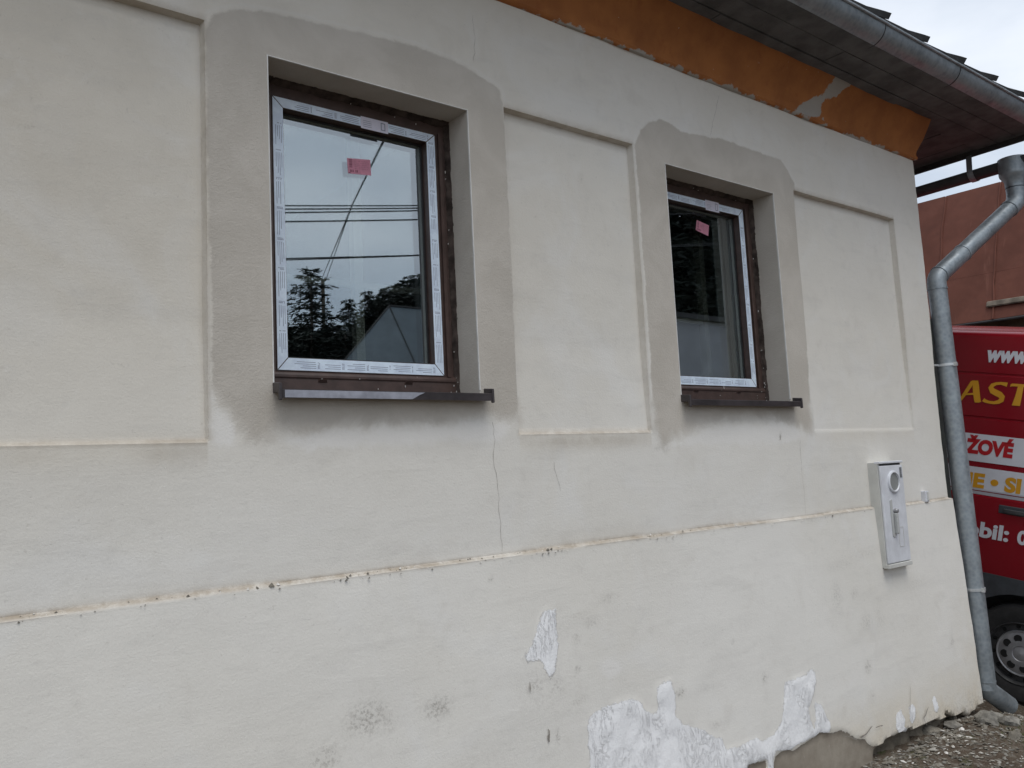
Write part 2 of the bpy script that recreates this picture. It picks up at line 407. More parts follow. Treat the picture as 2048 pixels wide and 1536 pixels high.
def ground():
    xs = np.unique(np.round(np.concatenate([np.linspace(-300, -12, 16), np.linspace(-12, 3.2, 30), np.arange(3.2, 7.0, .04), np.linspace(7, 14, 18), np.linspace(14, 300, 24)]), 3))
    ys = np.unique(np.round(np.concatenate([np.linspace(-300, -20, 20), np.linspace(-20, -1.4, 24), np.arange(-1.4, 1.2, .04), np.linspace(1.2, 14, 18), np.linspace(14, 300, 20)]), 3))
    X, Y = np.meshgrid(xs, ys); Z = gh(X, Y)
    nearm = ((X > 3.2) & (X < 7) & (Y > -1.4) & (Y < 1.2))
    Z = Z+np.where(nearm, fbm(X*3, Y*3, 3, 5)*.05+fbm(X*11, Y*11, 8, 3)*.035, 0)
    Z = Z-np.where(nearm, .035*np.exp(-((Y+.06)/.10)**2)*(X < 5.4), 0)
    # spoil heaped against the wall foot
    Z = Z+np.where(nearm, .02*np.exp(-((Y+.30)/.16)**2)*(X < 5.5)*np.clip((5.5-X)/.4, 0, 1), 0)
    b = MB(); nx = len(xs); ny = len(ys)
    vs = np.stack([X, Y, Z], -1).reshape(-1, 3)
    fs = [(j*nx+i, j*nx+i+1, (j+1)*nx+i+1, (j+1)*nx+i) for j in range(ny-1) for i in range(nx-1)]
    b.add(vs, fs); return b.build('ground', M['ground'], smooth=True, recalc=False)
tag(ground(), kind='structure')

# ================================================================== the house
HX = 5.165                                    # right corner of the facade
WIN = [(.952, 1.715, 1.872, 2.939), (2.800, 3.615, 1.866, 2.944)]
PAN = [(.03, .757, 1.722, 2.998), (1.888, 2.594, 1.730, 2.994), (3.80, 4.838, 1.722, 2.994)]
PZ = 1.304                                    # top of the plinth
house = root('house', (2.5, 3, 0), 'cream plastered house with two new brown windows and ochre cornice', 'house')

def poly_px(*pts): return xz(pts)
def z3(pts): return [(1000+a/2.731, 1180+b/2.731) for a, b in pts]
def z8(pts): return [(1500+a/3.737, 1380+b/3.737) for a, b in pts]
PATCH = [
 poly_px((425,30),(470,20),(520,20),(600,38),(700,62),(760,75),(850,98),(900,120),(950,145),(1000,180),(1006,212),(1012,300),(1018,420),(1024,560),(1032,700),(1043,840),(1000,833),(985,835),(960,830),(900,838),(850,846),(800,835),(760,845),(700,850),(640,862),(590,870),(545,876),(510,880),(490,868),(478,848),(464,815),(440,798),(428,772),(424,700),(424,600),(419,450),(414,300),(411,150),(409,55)),
 poly_px((1270,290),(1280,260),(1300,245),(1320,237),(1345,250),(1360,262),(1420,274),(1440,276),(1480,291),(1520,306),(1560,320),(1575,340),(1588,368),(1592,420),(1600,520),(1610,640),(1619,800),(1623,865),(1600,850),(1560,838),(1500,835),(1450,842),(1420,846),(1400,850),(1370,862),(1340,872),(1325,890),(1318,870),(1308,855),(1303,760),(1295,640),(1285,500),(1277,380))]
WHITE = [
 poly_px(*z3([(440,1100),(435,850),(430,720),(440,680),(520,630),(600,600),(680,585),(720,600),(745,650),(790,665),(815,640),(808,560),(815,510),(885,480),(905,560),(910,640),(900,670),(950,720),(1060,750),(1110,790),(1150,790),(1165,850),(1230,840),(1310,800),(1340,790),(1370,810),(1430,770),(1480,700),(1490,600),(1500,490),(1560,475),(1620,450),(1640,425),(1665,430),(1670,490),(1650,560),(1620,640),(1635,700),(1650,745),(1660,690),(1658,600),(1690,610),(1740,720),(1735,765),(1690,772),(1640,790),(1560,825),(1510,862),(1440,860),(1420,900),(1437,1000),(1400,1000),(1390,905),(1300,935),(1280,1100)])),
 poly_px(*z3([(205,110),(275,100),(280,300),(265,430),(235,475),(205,420),(190,370),(120,385),(95,360),(150,280)])),
 poly_px(*z8([(1000,160),(1040,130),(1070,200),(1060,250),(1110,300),(1105,345),(1040,350),(1000,260)])),
 poly_px(*z8([(1100,110),(1125,88),(1150,110),(1148,180),(1125,235),(1105,210)])),
 poly_px(*z8([(1275,40),(1300,30),(1325,110),(1312,150),(1290,140)]))]
SMEAR = [poly_px(*z3([(565+60*math.cos(a), 412+64*math.sin(a)) for a in np.linspace(0, 6.28, 14)[:-1]])), poly_px((424,780),(438,808),(462,830),(470,860),(466,892),(428,888),(421,840)), poly_px((560,880),(700,856),(860,850),(980,842),(1030,850),(1000,880),(800,890),(620,900)), poly_px((1330,895),(1420,855),(1560,845),(1620,870),(1560,890),(1420,890))]
BARE = [poly_px(*z8([(60,720),(95,480),(150,430),(240,425),(300,390),(360,350),(440,300),(510,305),(580,285),(640,300),(690,340),(760,350),(800,390),(860,410),(950,415),(965,440),(950,600),(940,720)])),
        poly_px(*z3([(1282,935),(1330,925),(1385,915),(1395,1060),(1282,1060)]))]
RUB = xz(z8([(945,445),(985,425),(1010,398),(1070,343),(1090,352),(1130,325),(1180,318),(1215,286),(1226,312),(1250,300),(1340,262),(1400,218),(1425,230),(1460,225),(1478,205),(1468,168),(1520,190),(1545,205),(1575,190),(1600,165),(1630,200),(1660,185),(1690,150),(1715,118),(1745,130),(1900,420),(945,720)]), -.07)
DIRT = [((722,1432),(42,34),.75),((862,1412),(30,22),.7),((640,1510),(34,24),.65),((770,1440),(12,22),.45),((1205,1195),(20,9),.4),((1660,1195),(10,34),.4),((1717,1242),(13,16),.45),((1170,1243),(14,10),.45),
 ((1140,1275),(7,12),.7),((1140,1337),(6,9),.75),((1097,1468),(5,14),1.1),((1058,1368),(20,16),.55),((1100,1368),(14,18),.55),((1143,1395),(14,8),.45),((1342,1382),(10,8),1.0),((1390,1375),(20,9),.3),((1510,1352),(6,12),.8),((1716,1330),(6,13),.75),((1720,1390),(8,12),.3),((1450,1279),(3,3),1.2),((1411,1445),(12,6),.5),
 ((977,1155),(4,6),1.0),((985,1262),(4,5),.6),((1695,1185),(8,8),.5),((1745,1230),(10,30),.25),((1885,1280),(5,10),.5),((1820,1165),(22,14),.2),((1075,1380),(60,70),.16),((1100,1250),(40,40),.12),((1000,1500),(120,40),.14),((700,1480),(150,50),.12),
 ((60,245),(22,6),.35),((320,350),(3,3),1.2),((245,165),(14,10),.2),((1170,350),(4,8),.4),((140,1160),(8,4),.3),((1560,873),(2,8),.9),((1315,898),(6,2),.8),((1720,1105),(60,12),.18),((1140,1230),(30,8),.2),((1670,1130),(30,12),.22),((300,970),(18,8),.12),((520,920),(20,10),.1),((1620,1040),(30,6),.25)]

def wall_depth(x, z):
    """offset into the wall (positive) of the facade surface"""
    y = np.zeros_like(x)
    for x0, x1, z0, z1 in PAN:
        wob = fbm(z*2.1+x0, z*0+3, 5)*.010; wobz = fbm(x*2.1, x*0+1.7, 6)*.010
        r = np.minimum.reduce([(x-x0)/.006, (x1-x)/.006, (z1-z)/.005, (z-z0)/.010]); y = y+.029*np.clip(r, 0, 1)*(np.clip(.10+(z-z0)/.75, 0, 1) if x0 > 3 else np.clip(.5+(z-z0)/.7, 0, 1))
    pz = PZ+fbm(x*1.7, x*0+9, 2)*.014
    p = np.clip((pz-z)/np.clip(.009-.0011*x, .004, .009), 0, 1); y = y-p*(.018+np.clip(pz-z, 0, 2)*.044)
    return y
def build_wall():
    fx, fz = [], []
    for x0, x1, z0, z1 in PAN: fx += [x0, x0+.006, x1-.006, x1]; fz += [z0, z0+.012, z1-.005, z1]
    for x0, x1, z0, z1 in WIN: fx += [x0, x1]; fz += [z0, z1]
    fz += list(np.arange(PZ-.024, PZ+.012, .005))
    for x0, x1, z0, z1 in WIN: pass
    def lines(base, feat, tol):
        b = [v for v in base if all(abs(v-f) > tol for f in feat)]; return np.unique(np.round(np.array(list(b)+list(feat)), 4))
    xs = lines(np.concatenate([np.arange(-3.2, 0, .1), np.arange(0, HX+.0001, .016), [HX]]), fx, .006)
    zs = lines(np.concatenate([[-.4, -.2, -.1], np.arange(-.05, 3.66, .016)]), fz, .006)
    X, Z = np.meshgrid(xs, zs); nx, nz_ = len(xs), len(zs)
    Y = wall_depth(X, Z)
    dw = np.full(X.shape, 9.0)
    for x0, x1, z0, z1 in WIN:
        d = np.hypot(np.maximum.reduce([x0-X, X-x1, 0*X]), np.maximum.reduce([z0-Z, Z-z1, 0*X])); dw = np.minimum(dw, d)
    calm = np.clip(dw/.15, 0, 1)
    Y = Y+calm*(fbm(X*1.1, Z*1.1, 11, 3)*.022+fbm(X*6, Z*6, 21, 3)*.0035)
    P = np.stack([X.ravel(), Z.ravel()], 1)
    wh = np.max([sdf(P, q) for q in WHITE], 0)
    Y = Y-np.clip(wh.reshape(X.shape)/.01+.5, 0, 1)*(.002+fbm(X*16, Z*16, 31, 3)*.011)
    ba = np.max([sdf(P, q) for q in BARE], 0)
    Y = Y+np.clip(ba.reshape(X.shape)/.012+.5, 0, 1)*.009
    ru = sdf(P*np.array([1, 1.0]), RUB)
    Y = Y+np.clip(ru.reshape(X.shape)/.015+.3, 0, 1)*(.055+fbm(X*14, Z*14, 41, 3)*.07)
    # corner: plinth a little proud, edge slightly ragged
    edge = np.clip((X-(HX-.10))/.10, 0, 1)
    Xo = X+edge*(np.where(Z < PZ, .020+np.clip(PZ-Z, 0, 2)*.006, 0.0)+fbm(Z*9, Z*0+2, 51, 4)*.014)
    V = np.stack([Xo, Y, Z], -1).reshape(-1, 3)
    F = []
    cx = (xs[:-1]+xs[1:])/2; cz = (zs[:-1]+zs[1:])/2
    for j in range(nz_-1):
        for i in range(nx-1):
            if any(x0 < cx[i] < x1 and z0 < cz[j] < z1 for x0, x1, z0, z1 in WIN): continue
            F.append((j*nx+i, j*nx+i+1, (j+1)*nx+i+1, (j+1)*nx+i))
    V = V.tolist()
    # return round the gable corner
    col = [j*nx+nx-1 for j in range(nz_)]; prev = col
    for yy in (.012, .05, .3, 1.5, 6.3):
        cur = []
        for j, k in enumerate(col):
            p = V[k]; cur.append(len(V)); V.append([p[0]+(.006 if yy < .02 else .004), max(yy, p[1]+yy*.5) if yy > .3 else p[1]+yy, p[2]])
        for j in range(nz_-1): F.append((prev[j], cur[j], cur[j+1], prev[j+1]))
        prev = cur
    nV = len(X.ravel())
    # reveals
    ix = {round(float(v), 4): i for i, v in enumerate(xs)}; iz = {round(float(v), 4): i for i, v in enumerate(zs)}
    for x0, x1, z0, z1 in WIN:
        i0, i1, j0, j1 = ix[round(x0, 4)], ix[round(x1, 4)], iz[round(z0, 4)], iz[round(z1, 4)]
        ring = [(i0, j) for j in range(j0, j1)]+[(i, j1) for i in range(i0, i1)]+[(i1, j) for j in range(j1, j0, -1)]+[(i, j0) for i in range(i1, i0, -1)]
        fr = [j*nx+i for i, j in ring]; prevr = fr
        for dy in (.05, .10, .19, .33):
            cur = []
            for (i, j), k in zip(ring, fr):
                p = V[k]; cur.append(len(V)); V.append([p[0], p[1]+dy, p[2]])
            n = len(ring)
            for k in range(n): F.append((prevr[k], prevr[(k+1) % n], cur[(k+1) % n], cur[k]))
            prevr = cur
    me = bpy.data.meshes.new('wall')
    off = house['_o']; me.from_pydata([(a-off[0], b-off[1], c-off[2]) for a, b, c in V], [], F)
    nTot = len(V)
    Va = np.array(V); P2 = Va[:, [0, 2]]
    def put(name, arr):
        a = me.attributes.new(name, 'FLOAT', 'POINT'); a.data.foreach_set('value', np.asarray(arr, np.float32))
    pt = np.max([sdf(P2, q) for q in PATCH], 0)
    rev = np.zeros(nTot, bool); rev[nV+nz_*5:] = True
    pt[rev] = .3
    pt[nV:nV+nz_*5] = -.3
    put('patch', pt)
    w2 = np.max([sdf(P2, q) for q in WHITE], 0); w2[nV:] = -.3; put('white', w2)
    put('soft', np.clip((1.90-P2[:, 1])/.06, 0, 1)); sme = np.max([sdf(P2, q) for q in SMEAR], 0); sme[nV:] = -.3; put('smear', sme)
    b2 = np.max([sdf(P2, q) for q in BARE], 0); b2[nV:] = -.3; put('bare', b2)
    r2 = sdf(P2, RUB); r2[nV+nz_*5:] = -.3; put('rubble', r2)
    d = np.zeros(nTot)
    for (u, v), (ru_, rv), s in DIRT:
        c = onY(u, v); e1 = onY(u+ru_, v); e2 = onY(u, v+rv); rx = abs(e1[0]-c[0]); rz = abs(e2[2]-c[2])
        d = np.maximum(d, s*np.exp(-(((P2[:, 0]-c[0])/rx)**2+((P2[:, 1]-c[2])/rz)**2)**1.5))
    d = np.maximum(d, .55*np.exp(-np.clip(P2[:, 1]-.13, 0, 9)/.07)*np.clip((P2[:, 0]-3.5)/.8, 0, 1))
    d[nV+nz_*5:] = 0
    put('dirt', np.clip(d, 0, 1))
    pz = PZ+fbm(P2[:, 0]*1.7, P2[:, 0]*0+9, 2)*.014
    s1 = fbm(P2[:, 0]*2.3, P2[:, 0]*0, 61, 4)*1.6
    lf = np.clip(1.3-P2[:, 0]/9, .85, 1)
    dirt_and_shade = lf*np.exp(-((P2[:, 1]-(pz-.003))/.009)**2)*np.clip(1.1+s1, .6, 1)+lf*np.exp(-np.clip(P2[:, 1]-pz, 0, 9)/.03)*(P2[:, 1] > pz)*np.clip(.16+s1*.5, 0, .35)
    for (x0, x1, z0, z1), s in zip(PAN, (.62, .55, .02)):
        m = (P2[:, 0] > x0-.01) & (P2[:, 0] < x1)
        dirt_and_shade = np.maximum(dirt_and_shade, m*np.exp(-((P2[:, 1]-z0-.005)/.010)**2)*(s+.25*(s > .1))*np.clip(.9+s1, .45, 1))
        dirt_and_shade = np.maximum(dirt_and_shade, m*np.exp(-((P2[:, 1]-z0+.03)/.03)**2)*s*.75*np.clip(.3+s1*2.2, 0, 1))
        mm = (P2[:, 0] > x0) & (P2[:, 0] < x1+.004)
        dirt_and_shade = np.maximum(dirt_and_shade, mm*np.exp(-((P2[:, 1]-z1)/.014)**2)*.55)  # shade under the panel's top edge, painted into the colour
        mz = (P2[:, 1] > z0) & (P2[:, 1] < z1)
        dirt_and_shade = np.maximum(dirt_and_shade, mz*np.exp(-((P2[:, 0]-x1)/.008)**2)*.38)  # shade of the right-hand panel reveal, painted rather than dirt
    dirt_and_shade[nV:] = 0; put('ledge', np.clip(dirt_and_shade, 0, 1))
    put('upper', np.clip((P2[:, 1]-1.35)/.9, 0, 1)*np.clip((3.6-P2[:, 0])/3.4, .35, 1))  # height gradient: part of the eave shade is put into the plaster colour
    ye = np.clip((.42-P2[:, 1])/.35, 0, 1)*np.clip((P2[:, 0]-2.2)/1.2, .35, 1)*.75
    ye = np.maximum(ye, np.clip(1-(HX-P2[:, 0])/.25, 0, 1)*np.clip((.9-P2[:, 1])/.8, .12, 1)*.45)
    for x0, x1, z0, z1 in PAN: ye = np.maximum(ye, np.exp(-((P2[:, 1]-z0+.02)/.04)**2)*((P2[:, 0] > x0) & (P2[:, 0] < x1))*.14)
    put('yellow', ye)
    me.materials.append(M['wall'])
    me.polygons.foreach_set('use_smooth', [True]*len(me.polygons)); me.set_sharp_from_angle(angle=rad(50)); me.update()
    o = bpy.data.objects.new('wall', me); COL.objects.link(o); o.parent = house; o['_o'] = off
    return o
wall = build_wall()
def wy(x, z):
    return float(wall_depth(np.array([x]), np.array([z]))[0]+fbm(np.array([x*1.1]), np.array([z*1.1]), 11, 3)[0]*.022)

# the other walls, floor and ceiling of the room behind
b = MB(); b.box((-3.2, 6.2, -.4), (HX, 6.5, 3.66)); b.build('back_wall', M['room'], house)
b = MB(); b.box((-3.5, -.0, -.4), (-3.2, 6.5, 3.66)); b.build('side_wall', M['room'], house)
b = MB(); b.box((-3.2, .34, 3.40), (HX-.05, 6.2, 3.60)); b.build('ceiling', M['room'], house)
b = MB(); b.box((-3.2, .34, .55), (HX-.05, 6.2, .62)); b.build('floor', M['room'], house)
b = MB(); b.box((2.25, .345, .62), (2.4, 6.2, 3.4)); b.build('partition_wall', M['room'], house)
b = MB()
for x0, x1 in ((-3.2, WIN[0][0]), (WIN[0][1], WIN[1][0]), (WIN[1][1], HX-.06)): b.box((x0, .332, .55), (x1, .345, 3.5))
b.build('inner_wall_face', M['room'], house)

b = MB(); b.box((HX+.02, .13, 1.25), (HX+.33, .155, 2.45)); b.build('corner_strip', M['gap'], house)  # plain dark strip behind the corner and the downpipe

# cracks and scratches: thin dirty gaps drawn as slivers that follow the plaster
def crack(pts, w=.0022, depth=.0012, name='crack'):
    P = [onY(u, v) for u, v in pts]; Q = []
    for a, c in zip(P[:-1], P[1:]):
        n = max(2, int(np.linalg.norm(c-a)/.02))
        for k in range(n):
            q = a+(c-a)*k/n; q = q+np.array([random.uniform(-1, 1)*.004, 0, 0]); Q.append(q)
    Q.append(P[-1]); b = MB()
    L = []; Rr = []
    for i, q in enumerate(Q):
        t = Q[min(i+1, len(Q)-1)]-Q[max(i-1, 0)]; t = t/np.linalg.norm(t); s = np.array([-t[2], 0, t[0]])
        ww = w*random.uniform(.45, 1.1)*(.4 if i in (0, len(Q)-1) else 1); y = wy(q[0], q[2])-depth
        # where the ray meets the real surface
        pt = CAM+(q-CAM)*((y-CAM[1])/(q[1]-CAM[1]))
        L.append(pt+s*ww); Rr.append(pt-s*ww)
    for i in range(len(Q)-1): b.quad(L[i], L[i+1], Rr[i+1], Rr[i])
    return b.build(name, M['crack'], house, recalc=False)
crack([(985,835),(990,880),(987,920),(996,960),(998,1010),(1001,1060),(1004,1103)], .0007)
crack([(945,30),(949,75),(948,125)], .0006); crack([(1438,190),(1430,225),(1420,272)], .0008)
crack([(1107,923),(1113,950),(1121,982)], .0007); crack([(1600,880),(1604,940),(1612,1032)], .0006)
crack([(1720,1476),(1733,1468),(1740,1458),(1745,1452)], .0045, .008); crack([(1853,1450),(1848,1436),(1853,1425),(1857,1414)], .0035, .008)
crack([(1752,1455),(1760,1452),(1766,1451)], .003, .008); crack([(1684,1472),(1700,1474),(1714,1480)], .003, .006)
crack([(1820,1370),(1821,1410),(1823,1445)], .0012, .006); crack([(1560,868),(1561,880)], .003)
crack([(1095,1458),(1099,1468),(1096,1476),(1099,1484)], .005, .004); crack([(1058,1364),(1062,1384)], .003, .004)

# chips of mortar lying on the plinth ledge
b = MB()
def chip(b, c, r, m=0, flat=.6):
    c = np.array(c); k = 6; th0 = random.random()*6
    base = [c+np.array([r*random.uniform(.6, 1.2)*math.cos(th0+6.283*i/k), r*random.uniform(.6, 1.2)*math.sin(th0+6.283*i/k), -r*flat*.5]) for i in range(k)]
    top = c+np.array([random.uniform(-.3, .3)*r, random.uniform(-.3, .3)*r, r*flat]); o = [tuple(p) for p in base]+[tuple(top), tuple(c-np.array([0, 0, r*flat*.6]))]
    b.add(o, [(i, (i+1) % k, k) for i in range(k)]+[((i+1) % k, i, k+1) for i in range(k)], m)
for i in range(520):
    x = random.uniform(.1, 4.9); w = .35+1.2*float(fbm(np.array([x*1.3]), np.array([0.]), 71)[0])
    if random.random() > w+.25: continue
    pz = PZ+float(fbm(np.array([x*1.7]), np.array([9.]), 2)[0])*.014; t = random.random()
    r = random.choice([.0018, .002, .0025, .003, .004]) * (1.8 if random.random() < .06 else 1)
    chip(b, (x, wy(x, pz)-.004-.022*t*.9, pz-.018*t+.001), r, random.choice([0, 0, 1]))
for (u, v), r in [((541,1170),.011),((556,1168),.007),((495,1178),.007),((375,1192),.006),((440,1184),.005),((300,1214),.006),((700,1150),.005),((735,1146),.005),((800,1136),.006),((1095,1099),.008),((1102,1097),.006),((1365,1062),.006),((1470,1051),.008),((1300,1069),.006),((1615,1035),.006),((1750,1020),.008)]:
    p = onY(u, v, -.012); chip(b, (p[0], -.014, p[2]), r, random.choice([0, 1, 1]), .7)
o = b.build('mortar_crumbs', [M['stone'], M['fleck']], house, recalc=False); o['kind'] = 'stuff'

# cornice: painted cove under the eaves
def cornice():
    prof = [(0.002, 3.425), (-.012, 3.428), (-.020, 3.440), (-.016, 3.452), (-.022, 3.475), (-.036, 3.51), (-.058, 3.55), (-.083, 3.59), (-.108, 3.622), (-.122, 3.652), (.05, 3.656)]
    xs = np.concatenate([np.arange(-3.2, .6, .2), np.arange(.6, HX-.002, .04), [HX+.006]])
    b = MB(); V = []; n = len(prof)
    for x in xs:
        k = float(fbm(np.array([x*1.6]), np.array([4.]), 81)[0])*.018; k2 = float(fbm(np.array([x*6.]), np.array([4.]), 82)[0])*.020
        for i, (y, z) in enumerate(prof):
            end = (.012*math.sin(i*1.3) if x > HX else 0)
            V.append((x+end+(.02*(z-3.43)/.2 if x > HX else 0), y+(k2 if 0 < i < n-1 else 0), z+(k if i < 5 else 0)+(k2*.6 if 0 < i < 9 else 0)))
    F = [(i*n+j, (i+1)*n+j, (i+1)*n+j+1, i*n+j+1) for i in range(len(xs)-1) for j in range(n-1)]
    F.append(tuple((len(xs)-1)*n+j for j in range(n)))
    b.add(V, F); o = b.build('cornice', M['cornice'], house, smooth=True, auto=50)
    P = np.array(V)
    q = [(1650,140),(1700,168),(1680,172),(1672,190),(1650,200),(1648,215),(1660,235),(1600,222),(1612,200),(1636,195),(1645,175)]
    poly = np.array([[onY(u, v, -.06)[0], onY(u, v, -.06)[2]] for u, v in q])
    a = o.data.attributes.new('bare', 'FLOAT', 'POINT')
    s = sdf(P[:, [0, 2]]*np.array([1, 1]), poly); low = P[:, 2] < 3.432+.0
    wob = fbm(P[:, 0]*7, P[:, 0]*0+1, 91, 4)*.022
    s = np.maximum(s, 3.427+wob-P[:, 2])
    a.data.foreach_set('value', s.astype(np.float32)); return o
cornice()

# soffit boards along the eave, butted end to end
def soffit():
    rows = [(-.045, -.180), (-.183, -.300), (-.303, -.415)]
    for r, (y0, y1) in enumerate(rows):
        x = -3.2
        cuts = [(-3.2, .9, 3.05, 4.75, 6.02), (-3.2, 1.7, 3.9, 6.02), (-3.2, .4, 2.9, 5.1, 6.02)][r]
        for a, c in zip(cuts[:-1], cuts[1:]):
            b = MB(); z = 3.652+random.uniform(-.004, .004)+r*.003
            b.box((a+.002, y1, z), (c-.002, y0, z+.022)); b.build('soffit_board', M['board'], house)
    for k in range(5):          # boards of the gable overhang, running back along the side wall
        x0 = HX+.0+k*.172; b = MB(); z = 3.660+.002*(k % 2)
        b.box((x0+.004, -.040, z), (x0+.168, 6.4, z+.02)); b.build('soffit_board', M['board'], house)
    b = MB(); b.box((6.03, -.44, 3.625), (6.055, 6.5, 3.80)); b.build('barge_board', M['boardd'], house)
    b = MB(); b.box((-3.2, -.42, 3.690), (6.028, -.404, 3.80)); b.build('fascia_board', M['boardd'], house)
soffit()

# roof with individual tiles
def roof():
    b = MB(); sl = math.tan(rad(36)); y0, z0 = -.40, 3.782
    def zz(y): return z0+(y-y0)*sl
    b.add([(-3.4, y0, z0), (6.05, y0, z0), (6.05, 3.2, zz(3.2)), (-3.4, 3.2, zz(3.2)), (-3.4, 6.8, z0), (6.05, 6.8, z0),
           (-3.4, y0, z0-.06), (6.05, y0, z0-.06), (6.05, 6.8, z0-.06), (-3.4, 6.8, z0-.06)],
          [(0,1,2,3), (3,2,5,4), (6,9,8,7), (0,6,7,1), (5,8,9,4), (1,7,8,5,2), (0,3,4,9,6)])
    rf = b.build('roof', M['tile'], house)
    t = MB(); w = .43; L = .40; th = .020; k = .022          # one tile: right edge rides over its neighbour
    def q(x, s, h):   # along eave, up slope, normal
        c, s_ = math.cos(rad(36)), math.sin(rad(36)); return (x, s*c-h*s_, s*s_+h*c)
    pr = []
    for s in (0, L):
        pr.append([q(-.075, s, .002), q(.03, s, .004), q(w*.55, s, .010), q(w-.05, s, k), q(w+.005, s, k+.004),
                   q(w+.005, s, k+.036), q(w-.055, s, k+.030), q(w*.5, s, .012+th), q(-.075, s, .001+th)])
    n = len(pr[0]); t.add(pr[0]+pr[1], [tuple(range(n-1, -1, -1)), tuple(range(n, 2*n))]+[(i, (i+1) % n, n+(i+1) % n, n+i) for i in range(n)])
    proto = t.build('roof_tile', M['tile'], None); me = proto.data; bpy.data.objects.remove(proto)
    first = True; off = house['_o']; x_start = 4.511-w-.005
    cnt = 0
    for r in range(9):
        for c in range(-16, 5):
            x = x_start+c*w
            if x < -3.3 or x > 5.75: continue
            o = bpy.data.objects.new('roof_tile', me); COL.objects.link(o); o.parent = rf
            y = -.43+r*.315*math.cos(rad(36)); z = 3.788+r*.315*math.sin(rad(36))+.002*r
            o.location = (x-off[0]+random.uniform(-.008, .008), y-off[1]+random.uniform(-.004, .004), z-off[2]+random.uniform(0, .008))
            o.rotation_euler = (random.uniform(-.02, .03), random.uniform(-.012, .012), random.uniform(-.012, .012)); cnt += 1
roof()

# ------------------------------------------------------------------ windows
def strip_print(b, a, d, w, L, v0, seed, horizontal):
    """lines and tiny text blocks printed along a film strip. a: start, d: along, w: across (unit vectors)"""
    R = random.Random(seed); s = .012; a = Vector(a); d = Vector(d); w = Vector(w)
    nrm = Vector((0, -.0004, 0))
    def bar(s0, s1, t0, t1):
        b.quad(a+d*s0+w*t0+nrm, a+d*s1+w*t0+nrm, a+d*s1+w*t1+nrm, a+d*s0+w*t1+nrm, 1)
    while s < L-.09:
        ln = R.uniform(.062, .085)
        for k, t in enumerate((.008, .0145, .021, .0275)):
            if k == 3 and R.random() < .5: continue
            o0 = R.choice([0, 0, .008, .02, .028]) ; bar(s+o0, s+ln-R.choice([0, 0, .002]), t, t+.0016)
        s2 = s+ln+.006
        for k in range(6):
            if R.random() < .85: bar(s2, s2+.0035, .008+k*.0036, .008+k*.0036+.0022)
        if R.random() < .7:
            for k in range(5): bar(s2+.005, s2+.0075, .008+k*.0042, .008+k*.0042+.0025)
        s = s2+R.uniform(.014, .022)
